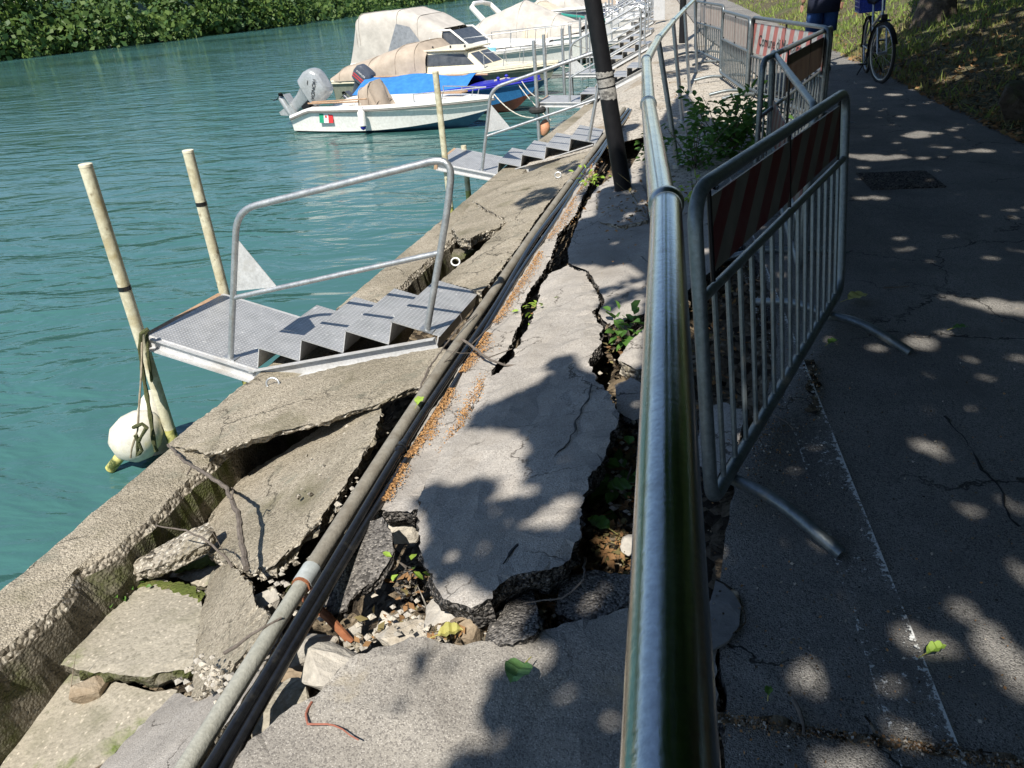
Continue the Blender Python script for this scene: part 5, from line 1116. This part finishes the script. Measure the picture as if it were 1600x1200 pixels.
# radar-arch cruiser
g, h = boat('cruiser', 'white cruiser with raked stern arch and green oar across its deck', (-6.6, 33.0), R(-11), 7.2, 2.5, .8, 1.1, GEL, HULLG, td=.4, cock=False)
cabin(g, 3.0, 5.2, 3.2, 4.5, .9, .7, .9, 1.42, GEL, GLASS, 1)
cover('stern_cover', g, [(.4, 1.1, .78, .95, .6), (1.4, 1.12, .8, 1.5, .6), (2.6, 1.05, .85, 1.75, .55), (3.2, .95, .9, 1.45, .5)], CANC, wr=.05, seed=12)
for s in (-1, 1): MB().tube([(1.0, s*1.1, .85), (.1, s*.95, 1.75), (.0, s*.4, 1.85)], [.13, .10, .08], 8).build('stern_arch', GEL, g, smooth='auto')
MB().tube([(.0, -.45, 1.85), (.0, .45, 1.85)], .08, 8).build('arch_top', GEL, g, smooth='auto')
MB().tube([(3.6, -1.0, 1.3), (5.2, -.9, 1.02)], .05, 7).build('oar', mat('sea_green', (.02, .22, .18), (.03, .27, .22), 6, .5), g)
rail_on(g, h, .6, .99, .42, 4, .12)
for k, (sx_, sy_, L_, lab, cm, ch) in enumerate(((-5.6, 37.6, 6.6, 'white boat with dark blue windscreen far along the quay', CANG, 1.7), (-4.6, 42.5, 6.4, 'far white boat with a tan cover', CANT, 1.6), (-4.0, 47.6, 6.8, 'farther boat with cream canopy, small between the rails', CANC, 1.8), (-3.4, 53.0, 6.5, 'farthest visible boat with pale cover', CANG, 1.6))):
    g, h = boat('cruiser', lab, (sx_, sy_), R(-10), L_, 2.3, .75, 1.0, GEL, HULLG, td=.45, cock=False)
    cover('stern_cover', g, [(.1, 1.08, .72, .9, .6), (.9, 1.1, .74, ch, .5), (2.2, 1.05, .8, ch+.1, .45), (3.1, .9, .9, 1.2, .5)], cm, wr=.05, seed=20+k)
    cabin(g, 3.0, 4.6, 3.1, 3.8, .85, .66, .88, 1.3, GEL, mat('navy_screen%d' % k, (.03, .03, .07), (.05, .05, .1), 5, .1), 1)
    rail_on(g, h, .6, .99, .4, 3, .12)
# mooring lines
for lab, a, b, sag in (('pale line from the white boat bow down to the third platform pole', (-3.05, 16.05, -.52), (-1.99, 14.5, -.75), .15), ('pale line from the blue boat bow to the third platform pole', (-2.75, 17.75, -.5), (-1.97, 15.3, -.55), .1), ('slack line from the blue boat into the water', (-2.85, 17.8, -.55), (-2.0, 16.4, -1.12), .05), ('line from the cabin boat to the quay', (-2.35, 20.1, -.4), (-1.4, 19.8, -.4), .12), ('line from the canopy cruiser to the quay', (-2.2, 23.3, -.25), (-.9, 24.9, -.4), .15)):
    a, b = Vector(a), Vector(b); rope('mooring_line', lab, [a.lerp(b, t)-Vector((0, 0, sag*4*t*(1-t))) for t in np.linspace(0, 1, 9)], .011, ROPEW)
# gull on the water
p = Vector(P(174, 74, ZW)); gu = root('gull', 'white gull floating near the far bank', 'bird', p, R(20))
MB().lathe(p+Vector((0, 0, .09)), Vector((1, .2, .12)), [(-.34, .01), (-.22, .06), (-.05, .12), (.1, .12), (.17, .08), (.2, .06), (.215, .02)], 14).build('body', WHITE, gu, p, smooth='auto')
MB().tube([p+Vector((.13, .03, .13)), p+Vector((.19, .04, .22)), p+Vector((.21, .04, .30)), p+Vector((.25, .05, .32))], [.075, .055, .062, .03], 10).build('head', WHITE, gu, p, smooth='auto')
MB().tube([p+Vector((.25, .05, .32)), p+Vector((.32, .06, .30))], [.018, .006], 6).build('beak', mat('gull_beak', (.6, .4, .05), (.65, .45, .08), 5, .5), gu, p)

# ------------------------------------------------------------------ trees beside the path: trunk in view and crowns that shade the path
GP = lambda poly: [tuple(S(u, v)[:2]) for u, v in poly]
far_ = [(2.0, 40), (14, 40), (14, -6), (-.2, -6)]
MASK = [GP([(1025, 1500), (690, 1500), (690, 1200), (735, 1150), (752, 1110), (762, 1068), (778, 1052), (870, 1040), (868, 1012), (820, 985), (838, 955), (800, 935), (765, 925), (760, 900), (700, 905), (655, 880), (690, 850), (672, 800), (655, 785), (664, 768), (715, 775), (770, 758), (776, 772), (740, 800), (790, 795), (835, 770), (830, 735), (838, 700), (822, 680), (745, 668), (742, 652), (800, 628), (835, 612), (868, 595), (862, 575), (890, 560), (905, 585), (955, 600), (1010, 560), (1040, 530), (1080, 560), (1600, 560), (1600, 1500)])[0:],
        GP([(890, 412), (880, 395), (905, 345), (935, 338), (940, 300), (1000, 290), (1010, 240), (1030, 190), (1060, 150), (1110, 135), (1200, 118), (1330, 100), (1430, 60), (1600, 90), (1600, 640), (1010, 600), (1010, 430), (985, 408), (950, 415)]),
        [tuple(P(1600, 90, 0)[:2]), tuple(P(1430, 55, 0)[:2]), (4.5, 15), (9, 20), (16, 16), (16, -6), (1.0, -6), tuple(P(1600, 1190, 0)[:2])]]
LEAFSPOT = [GP(q) for q in ([(805, 318), (835, 298), (870, 292), (872, 305), (850, 315), (815, 326)], [(585, 1110), (600, 1095), (628, 1090), (625, 1108), (600, 1120)], [(640, 1030), (660, 1020), (665, 1048), (648, 1055)], [(690, 1032), (720, 1028), (722, 1045), (700, 1050)], [(655, 765), (690, 770), (735, 775), (772, 762), (770, 800), (700, 800)], [(1030, 95), (1095, 80), (1100, 88), (1034, 104)], [(1035, 112), (1105, 100), (1108, 108), (1040, 122)], [(1025, 75), (1080, 66), (1084, 72), (1030, 82)], [(930, 478), (1000, 445), (1003, 460), (940, 490)], [(935, 455), (990, 430), (1000, 438), (945, 465)], [(955, 515), (1000, 490), (1005, 505), (965, 530)], [(905, 300), (930, 285), (935, 300), (910, 312)], [(870, 262), (900, 250), (905, 262), (880, 275)])]
HOLES = [(1432, 212, .10), (1462, 208, .05), (1437, 207, .06), (1385, 248, .06), (1362, 246, .10), (1404, 245, .07), (1350, 262, .04), (1330, 243, .06), (1408, 182, .05), (1395, 195, .03), (1500, 237, .05), (1535, 235, .07), (1440, 247, .05), (1455, 228, .05), (1475, 230, .05), (1345, 310, .04), (1372, 309, .05), (1490, 203, .04), (1480, 465, .04), (1440, 537, .075), (1370, 543, .05), (1560, 478, .09), (1590, 482, .09), (1520, 475, .05), (1475, 520, .035), (1520, 560, .04), (1590, 560, .04), (1450, 700, .06), (1480, 720, .03), (1520, 800, .04), (1580, 790, .04), (1508, 958, .055), (1430, 1000, .065), (1470, 1015, .06), (1268, 1062, .07), (1250, 1050, .045), (1395, 1075, .045), (1560, 1010, .07), (1590, 1060, .07), (1410, 1145, .05), (1435, 1165, .045), (1290, 1195, .06), (1340, 1200, .06), (1375, 1200, .05), (1130, 865, .035), (1285, 850, .04), (1235, 845, .03), (1600, 900, .05), (1450, 640, .03),
         (880, 1080, .04), (945, 1130, .035), (905, 1185, .035), (935, 1010 + 70, .02), (850, 1020, .05), (735, 1060, .06), (720, 1020, .05), (750, 1160, .05), (770, 980, .04), (920, 935, .05), (940, 905, .03), (835, 828, .045), (880, 805, .085), (875, 820, .07), (790, 808, .035), (800, 830, .03), (765, 866, .045), (715, 880, .04), (730, 818, .035), (835, 775, .045), (970, 835, .08), (955, 850, .07), (760, 740, .06), (985, 760, .04), (690, 940, .06), (1055, 530, .05),
         (960, 380, .03), (1085, 480, .05), (1105, 500, .04), (1100, 395, .05), (1145, 250, .035), (1120, 252, .03), (1075, 470, .05), (1150, 255, .03), (1500, 130, .10), (1480, 137, .12), (1430, 140, .06), (1395, 148, .08), (1360, 137, .06), (1560, 110, .06), (1535, 95, .06), (1330, 100, .1), (1480, 90, .05), (1310, 200, .04), (1350, 170, .05), (1290, 130, .05), (1090, 200, .04), (1060, 190, .04), (985, 340, .04), (975, 350, .03), (1010, 320, .04)]
SPOTN = [900, 700, 600, 600, 500, 500, 500, 500, 500, 450, 450, 500, 500]
HW = np.array([list(S(u, v)[:2])+[r_] for u, v, r_ in HOLES])
xr = np.random.default_rng(21)
extra = np.stack([xr.uniform(.3, 6, 190), xr.uniform(1.2, 13, 190), xr.uniform(.012, .05, 190)], 1)
HW[:, 2] *= np.interp(HW[:, 1], [1.0, 2.4, 4.0, 6.0], [.74, .88, 1.1, 1.25])
extra = extra[(extra[:, 1] > 2.6) | (xr.random(len(extra)) < .3)]; extra[:, 2] *= np.interp(extra[:, 1], [1, 4], [.6, 1])
HW = np.concatenate([HW, extra])
GLADE = [(.55, 9.3), (.95, 8.0), (1.1, 7.1), (1.62, 7.0), (1.68, 9.3), (1.4, 11), (1.3, 14), (.3, 14)]      # sunny gap over the lettered barriers
def in_shade(x, y):
    k = np.zeros(len(x), bool)
    for q in MASK: k |= inpoly(x, y, q)
    k &= ~inpoly(x, y, GLADE)
    # the same wood goes on behind the camera
    k |= (y < .9) & (x > -.35-.1*np.sin(y*3))
    return k
def holes_clear(x, y, f, mg):
    k = np.ones(len(x), bool)
    for hx, hy, hr in HW: k &= ((x-hx)**2+((y-hy)*.9)**2) > (hr*f+mg)**2
    return k
def solid_shade(x, y):
    k = in_shade(x, y)
    for dx, dy in ((.1, 0), (-.1, 0), (0, .12), (0, -.12), (.07, .08), (-.07, -.08)): k &= in_shade(x+dx, y+dy)
    return k & holes_clear(x, y, 1.0, .11)
def lift(gx, gy):
    hgt = 3.2+3.0*xr.beta(1.6, 1.8, len(gx))+.22*np.clip(gx, 0, 6)
    gz = np.array([slump(a, b) for a, b in zip(gx, gy)])
    return np.stack([gx-SUN[0]/-SUN[2]*(hgt-gz), gy-SUN[1]/-SUN[2]*(hgt-gz), hgt], 1)
N = 190000
gx = xr.uniform(-2.5, 13, N); gy = xr.uniform(-8, 17.5, N); k = solid_shade(gx, gy) & ~((gx > 3.6) & (gy > 9) & (xr.random(N) < .55)); LP3 = lift(gx[k], gy[k])
N = 420000
gx = xr.uniform(-1.5, 4.5, N); gy = xr.uniform(.6, 13, N); k = in_shade(gx, gy); gx, gy = gx[k], gy[k]
k = ~solid_shade(gx, gy) & holes_clear(gx, gy, 1.0, .008); gx, gy = gx[k], gy[k]
bx, by = [], []
for q, n in zip(LEAFSPOT, SPOTN):
    a = np.array(q); x = xr.uniform(a[:, 0].min(), a[:, 0].max(), 6000); y = xr.uniform(a[:, 1].min(), a[:, 1].max(), 6000); kk = inpoly(x, y, q); ar = (a[:, 0].max()-a[:, 0].min())*(a[:, 1].max()-a[:, 1].min()); bx.append(x[kk][:int(n*ar)]); by.append(y[kk][:int(n*ar)])
LPS = lift(np.concatenate([gx]+bx), np.concatenate([gy]+by))
TR = [(4.3, 14.3, 'tree trunk on the grass bank behind the bicycle, crown shading the path'), (3.75, 4.0, 'tree beside the path out of the picture, its crown shading the near path'), (3.9, -3.6, 'tree behind the camera whose crown shades the lower slabs')]
tx = np.array([t[0] for t in TR]); ty = np.array([t[1] for t in TR])
owner = lambda q: np.argmin((q[:, 0:1]-tx-(-2.2))**2*.4+(q[:, 1:2]-ty-np.array([-5.0, -.5, -2.0]))**2, 1)
own = owner(LP3); owns = owner(LPS)
for i, (x, y, lab) in enumerate(TR):
    b0 = Vector((x, y, bank_z(x, y)-.15)); tr_ = root('shade_tree', lab, 'tree', b0)
    pts = [b0+Vector((.04*math.sin(k*1.3+i), .05*math.sin(k*.9+i), k*.5)) for k in range(9)]
    mb = MB(); mb.tube([p for p in pts], [.36, .245, .215, .205, .2, .195, .19, .18, .15], 18)
    q = LP3[own == i]; top = pts[-1]
    gl = np.random.default_rng(50+i)
    if len(q):
        for j in gl.choice(len(q), min(len(q), 26), replace=False):
            e = Vector(q[j]); a = pts[5+int(gl.integers(0, 4))]; mid = a.lerp(e, .5)+Vector((0, 0, .5+.4*gl.random())); mb.tube([a, a.lerp(mid, .5)+Vector((0, 0, .15)), mid, mid.lerp(e, .6), e], [.075, .055, .038, .022, .008], 6)
    ob = mb.build('trunk', BARK, tr_, b0, smooth='auto')
    for v in ob.data.vertices: v.co += Vector((fbm(v.co*4+Vector((i, 0, 0)))*.03, fbm(v.co*4+Vector((0, 7, i)))*.03, 0)) if v.co.z < 3.4 else Vector((0, 0, 0))
    if len(q): cards('crown', q, .21, [CROWN, LEAFG, CROWN], tr_, aspect=.75, seed=60+i, org=b0, flat=.35)
    if (owns == i).any(): cards('outer_leaves', LPS[owns == i], .085, [CROWN, LEAFG, CROWN], tr_, aspect=.75, seed=70+i, org=b0, flat=.35)

# unseen foliage added up the bank, right of view, to darken the rail's reflections
wp = []
for _ in range(260):
    c = np.array((xr.uniform(9.5, 15), xr.uniform(-9, 30), 0)); c[2] = 2.6+xr.uniform(.3, 6.5); rr = xr.uniform(.9, 1.9); d = xr.normal(size=(60, 3)); d /= np.linalg.norm(d, axis=1)[:, None]; wp.append(c+d*rr*(1-.3*xr.random((60, 1))))
o = cards('added_foliage_screen', np.concatenate(wp), .55, [CROWN, CROWN, LEAFG], kind='stuff', aspect=.8, seed=31); tag(o, 'dense wood on top of the grassy bank', 'foliage')

# ------------------------------------------------------------------ grass, saplings, litter
gp = []; n = 0
GRD = []
for _ in range(30000):
    y = 6.5+abs(xr.normal())*11; x = 3.02+path_shift(y)+xr.random()**1.3*7
    if noise.noise(Vector((x*1.3, y*1.3, 0))) < -.25: continue
    GRD.append((x, y))
def blades(name, xy, hmin, hmax, m_, label, seed, zf):
    g = np.random.default_rng(seed); n = len(xy); mb_v = np.zeros((n*3, 3)); 
    for i, (x, y) in enumerate(xy):
        h_ = hmin+(hmax-hmin)*g.random()**2; a = g.random()*6.28; w = .006+.0012*y*.4; z = zf(x, y); lx, ly = g.normal(0, .45, 2)*h_
        mb_v[i*3] = (x-w*math.cos(a), y-w*math.sin(a), z-.01); mb_v[i*3+1] = (x+w*math.cos(a), y+w*math.sin(a), z-.01); mb_v[i*3+2] = (x+lx, y+ly, z+h_)
    me = bpy.data.meshes.new(name); me.from_pydata(mb_v.tolist(), [], [(3*i, 3*i+1, 3*i+2) for i in range(n)]); me.materials.append(m_); o = bpy.data.objects.new(name, me); COL.objects.link(o)
    return tag(o, label, 'grass', kind='stuff')
dry = [p for p in GRD if p[1] < 13 and xr.random() < .75]; grn = [p for p in GRD if p[1] >= 12.2 or xr.random() < .3]
blades('dry_grass', dry, .02, .09, DRYG, 'thin dry grass and straw on the shaded bank', 1, bank_z)
blades('grass', grn, .03, .16, GRASSM, 'green and straw coloured grass on the bank beyond the path', 2, bank_z)
# leaf litter: bank, trench, cracks
lt = []
for _ in range(3800):
    y = 6.3+abs(xr.normal())*5; x = 2.95+xr.random()**1.6*3; lt.append((x, y, bank_z(x, y)+.015 if x > 3.02 else .012))
o = cards('leaf_litter', np.array(lt), .06, [LITB, SOIL, LITB, DRYG], kind='stuff', flat=.75, seed=5, aspect=.6); tag(o, 'brown leaves scattered over the bank and path edge', 'leaf litter')
lt = []
def scat(n, u, v, su, sv, off, zj=.02):
    for _ in range(n):
        p = S(u+xr.normal()*su, v+xr.normal()*sv, off); lt.append((p[0], p[1], p[2]+xr.random()*zj))
for a in ((380, 985, 720, 16, 75, -.15), (220, 955, 845, 24, 24, -.10), (140, 1110, 560, 20, 70, -.06), (90, 1130, 470, 25, 40, -.03), (60, 960, 530, 12, 20, -.03), (60, 845, 520, 10, 30, -.10), (40, 930, 415, 8, 30, -.02), (80, 890, 950, 25, 20, -.12), (40, 640, 930, 14, 22, -.12), (30, 810, 560, 12, 20, -.12), (120, 985, 330, 24, 24, .035), (60, 960, 220, 12, 30, .01), (60, 925, 270, 10, 16, .01), (40, 610, 985, 20, 14, -.13), (40, 1060, 310, 20, 20, .02), (70, 1040, 620, 30, 100, -.12), (60, 1060, 130, 30, 30, -.01), (30, 700, 990, 20, 6, -.04)): scat(*a)
o = cards('leaf_litter', np.array(lt), .032, [LITB, LITB, SOIL, SOIL, DRYG], kind='stuff', flat=.55, seed=6, aspect=.5); tag(o, 'dry brown leaves filling the trench and cracks between the slabs', 'leaf litter')
sd = []
PXL = [(583, 782), (622, 718), (650, 676), (720, 566), (770, 494), (830, 402), (885, 318), (930, 252)]
cumk = [0]
for a, b in zip(PXL, PXL[1:]): cumk.append(cumk[-1]+math.hypot(b[0]-a[0], b[1]-a[1]))
for _ in range(9000):
    s_ = xr.random()*cumk[-1]; i = int(np.searchsorted(cumk, s_)-1); i = max(0, min(i, len(PXL)-2)); f_ = (s_-cumk[i])/(cumk[i+1]-cumk[i])
    u = PXL[i][0]*(1-f_)+PXL[i+1][0]*f_; v = PXL[i][1]*(1-f_)+PXL[i+1][1]*f_; sc_ = .35+.65*v/780
    den = noise.noise(Vector((s_*.02, 3, 1)))
    if den < -.25: continue
    w = abs(xr.normal())*13*sc_*(.7+den); p = S(u+8*sc_+w, v+6*sc_*0, .012); sd.append(p)
for _ in range(900):
    t = xr.random(); u, v = [(755, 592), (735, 640), (705, 690), (695, 720)][0] if False else (755-62*t+xr.normal()*5, 590+120*t+xr.normal()*5); sd.append(S(u, v, .02))
o = cards('seed_husks', np.array(sd), .0078, [SEED, SEED, LITB], kind='stuff', flat=.3, seed=7, aspect=.7); tag(o, 'orange seed husks drifted along the black hoses', 'seed husks')
sd = []
for _ in range(1400):
    u = 1118+xr.random()*490; v = np.interp(u, [1118, 1240, 1320, 1450, 1610], [1118, 1142, 1150, 1168, 1200])+xr.normal()*5; sd.append(P(u, v, .010))
for _ in range(700): p = P(1100+xr.random()*500, 500+xr.random()*700, .008); sd.append(p)
for _ in range(500): p = P(1200+xr.normal()*25, 690+xr.normal()*35, .010); sd.append(p)
for _ in range(220): sd.append(P(1265+xr.normal()*12, 600+xr.normal()*30, .010))
o = cards('path_seeds', np.array(sd), .0075, [SOIL, SOIL, LITB, PAVE], kind='stuff', flat=.3, seed=8, aspect=.8); tag(o, 'tiny seeds and grit scattered on the shaded path', 'seeds')

def sapling(label, base, h_, nst, nleaf, spread, seed, size=.085, m_=LEAFG):
    g = random.Random(seed); b0 = Vector(base); r_ = root('sapling', label, 'plant', b0); ms = MB(); ml = MB(); 
    for k in range(nst):
        a = g.random()*6.28; d = Vector((math.cos(a), math.sin(a), 0))*spread*(.4+.6*g.random()); tip = b0+d+Vector((0, 0, h_*(.6+.4*g.random()))); mid = b0.lerp(tip, .5)+Vector((0, 0, h_*.12)); pts = arc(b0, mid, tip, 7); ms.tube(pts, [.006*(1-.7*i/7) for i in range(8)], 5)
        for j in range(nleaf):
            t = .2+.8*g.random(); p = pts[min(7, int(t*7))]; dd = Vector((g.gauss(0, 1), g.gauss(0, 1), g.gauss(.15, .35))).normalized(); q = p+dd*g.uniform(.02, .11)
            leafmesh(ml, q, dd+Vector((0, 0, -.25)), Vector((g.gauss(0, .4), g.gauss(0, .4), 1)), size*g.uniform(.6, 1.3), size*.62*g.uniform(.7, 1.2))
    ms.build('stem', TWIG, r_, b0); ml.build('foliage', m_, r_, b0)
    return r_
sapling('leafy green sapling between the steel rail posts and the barriers', P(1135, 250, -.06), .60, 14, 30, .45, 1, .09)
sapling('low green sapling growing through the paving beside the steel rail', P(1085, 268, -.05), .40, 9, 22, .28, 2, .065)
sapling('small green weed at the foot of the leaning lamp post', P(1015, 262, -.05), .34, 7, 18, .2, 3, .06)
sapling('small yellow-green weed in front of the lamp footing beside the rail', P(1085, 318, -.02), .18, 4, 8, .07, 4, .05, LEAFL)
sapling('green weed sprouting from the trench beside the pale kerb piece', S(985, 530, -.05), .10, 4, 8, .08, 5, .07)
sapling('tiny green sprout on the dark tarry lump', S(636, 888, -.06), .03, 2, 4, .03, 6, .035, LEAFL)
sapling('green weeds along the foot of the quay beam', S(180, 925, -.26), .03, 5, 7, .14, 7, .035)
sapling('weed in the crack beside the asphalt strip', S(838, 492, -.05), .06, 4, 8, .06, 8, .04, LEAFL)
sapling('dark weeds at the bottom of the leafy trench', S(975, 770, -.16), .09, 4, 7, .08, 9, .075)
sapling('grass tuft beside the second stairs', S(925, 285, .0), .08, 6, 6, .12, 10, .05, LEAFL)
# single fallen leaves
def leaf(label, u, v, off, ang, L_, W_l, m_, fold=.25, lift=.012):
    p = S(u, v, off); mb = MB(); n_ = 9; a = Vector((math.cos(R(ang)), math.sin(R(ang)), .1)).normalized(); sd_ = Vector((-a.y, a.x, 0)).normalized(); gr = []
    for i in range(n_+1):
        t = i/n_; w = W_l/2*math.sin(math.pi*min(1, t**.8*.98+.02))**.7; c = Vector(p)+a*(t-.5)*L_+Vector((0, 0, lift+.02*math.sin(t*3)*L_*4*.5))
        gr.append([c+sd_*w*s+Vector((0, 0, abs(s)*w*fold+.004*math.sin(i*2+s))) for s in (-1, -.5, 0, .5, 1)])
    r_ = root('fallen_leaf', label, 'leaf', p); mb.sheet(gr); mb.build('blade', m_, r_, p, smooth='auto'); MB().tube([Vector(p)-a*L_*.5+Vector((0, 0, lift)), Vector(p)-a*L_*.9+Vector((0, 0, lift-.006))], .0015, 5).build('stalk', LEAFY, r_, p)
leaf('green leaf lying on the near slab at the edge of the shade', 810, 1058, .01, 250, .075, .07, mat('fresh_green_leaf', (.10, .22, .07), (.14, .28, .10), 20, .5, trans=.2), .4, .016)
leaf('yellow leaf on the path beyond the end of the nearest barrier', 1340, 467, .01, 20, .10, .08, LEAFY)
leaf('lime green leaf bent on a sunny spot of the path', 1462, 1020, .01, 25, .055, .028, LEAFL, .8)
leaf('tiny green leaf on the path near the crack', 1200, 1085, .01, 80, .025, .018, LEAFG, .8)
leaf('green leaf lying flat on the shaded path', 1500, 515, .01, 5, .06, .04, LEAFG)
leaf('green leaf on the path between the barrier feet', 1300, 537, .01, 40, .05, .035, LEAFG)
leaf('pale yellow leaf resting on the grey pipe', 657, 632, .05, 80, .06, .04, LEAFL, .5, .02)
leaf('yellow leaf caught under the near slab edge', 705, 993, -.03, 15, .07, .05, LEAFY, .5)
leaf('big green leaf in the trench', 968, 765, -.1, 200, .09, .08, LEAFG)
leaf('green leaf above the orange leaves beside the rail', 935, 822, -.07, 150, .08, .06, LEAFG)
# branches
def branch(label, pts, r0, twigs=(), m_=TWIG):
    pts = [Vector(p) for p in pts]; r_ = root('fallen_branch', label, 'branch', pts[0]); pp = []
    for a, b in zip(pts, pts[1:]):
        k = max(2, int((b-a).length/.025)); pp += [a.lerp(b, i/k)+Vector((fbm(a.lerp(b, i/k)*25), fbm(a.lerp(b, i/k)*25+Vector((5, 0, 0))), 0))*.006 for i in range(k)]
    pp.append(pts[-1]); n_ = len(pp); MB().tube(pp, [r0*(1-.55*i/n_)*(1+.15*fbm(p*40)) for i, p in enumerate(pp)], 7).build('stem', m_, r_, pts[0], smooth='auto')
    for tw in twigs:
        tw = [Vector(p) for p in tw]; MB().tube(tw, [r0*.4*(1-.7*i/len(tw)) for i in range(len(tw))], 5).build('twig', m_, r_, pts[0], smooth='auto')
B = lambda u, v, o=.02: S(u, v, o)
branch('bent grey branch lying across the black hollow onto the big tilted slab', [B(385, 888, -.05), B(378, 850, -.03), B(372, 800, .0), B(352, 762, .02), B(325, 742, .04), B(290, 722, .03), B(262, 695, .035)], .012, ([B(362, 780, .03), B(364, 765, .05), B(362, 762, .09)], [B(300, 728, .04), B(292, 742, .0)]))
branch('thin reddish twig beside the narrow concrete bar', [B(365, 885, -.08), B(345, 862, -.03), B(318, 842, .0), B(290, 828, .02), B(245, 821, .03)], .005, ([B(352, 868, -.05), B(340, 845, .02), B(332, 832, .05)], [B(350, 865, -.05), B(365, 858, -.02), B(372, 878, -.05)]))
branch('dry stick lying over the pipes beside the gangway landing', [B(722, 530, .09), B(742, 545, .06), B(765, 562, .04), B(790, 571, .03), B(845, 571, .02)], .008, ([B(735, 540, .06), B(770, 505, .05), B(792, 488, .04)], [B(725, 532, .08), B(705, 555, .06), B(690, 570, .05)], [B(760, 560, .04), B(800, 545, .03)]))
branch('tangle of twigs hanging over the grey pipe', [B(655, 610, .05), B(670, 575, .08), B(695, 540, .08), B(715, 515, .09), B(745, 490, .06)], .005, ([B(675, 570, .08), B(662, 600, .04), B(650, 630, .02)], [B(700, 535, .08), B(722, 500, .1), B(718, 488, .1)], [B(690, 545, .08), B(720, 552, .05), B(770, 550, .03)]))
branch('dark twig leaning on the lower end of the pale pipe', [B(352, 1022, .0), B(380, 1002, .03), B(408, 982, .06), B(440, 965, .05)], .006)
branch('curly red stem lying on the near slab', [B(488, 1096, .01), B(478, 1115, .012), B(482, 1132, .015), B(510, 1130, .015), B(535, 1140, .012), B(560, 1156, .01)], .0035, (), mat('red_stem', (.25, .09, .06), (.33, .13, .09), 20, .8))
branch('brown stick stuck in the leaves beside the rail', [B(915, 870, -.05), B(912, 905, .03), B(880, 935, .0), B(820, 942, -.02)], .004)
branch('short stick on the path crack', [P(1242, 1095, .012), P(1250, 1125, .012), P(1256, 1148, .012)], .006)
branch('thin dark stick on the path beyond the barrier end', [P(1380, 450, .01), P(1420, 447, .01)], .005)
branch('twig lying under the nearest barrier', [P(1205, 645, .012), P(1230, 660, .012), P(1242, 672, .012)], .004, ([P(1215, 650, .012), P(1225, 675, .012), P(1235, 680, .012)],))
branch('long dry stalks round the foot of the leaning lamp post', [B(985, 300, .05), B(1000, 322, .02), B(1010, 330, .03)], .003, ([B(950, 328, .04), B(985, 326, .06), B(1010, 320, .05)], [B(965, 270, .2), B(990, 290, .12), B(1003, 312, .03)], [B(962, 285, .15), B(980, 300, .1), B(1000, 330, .03)]), DRYG)
o_name = None
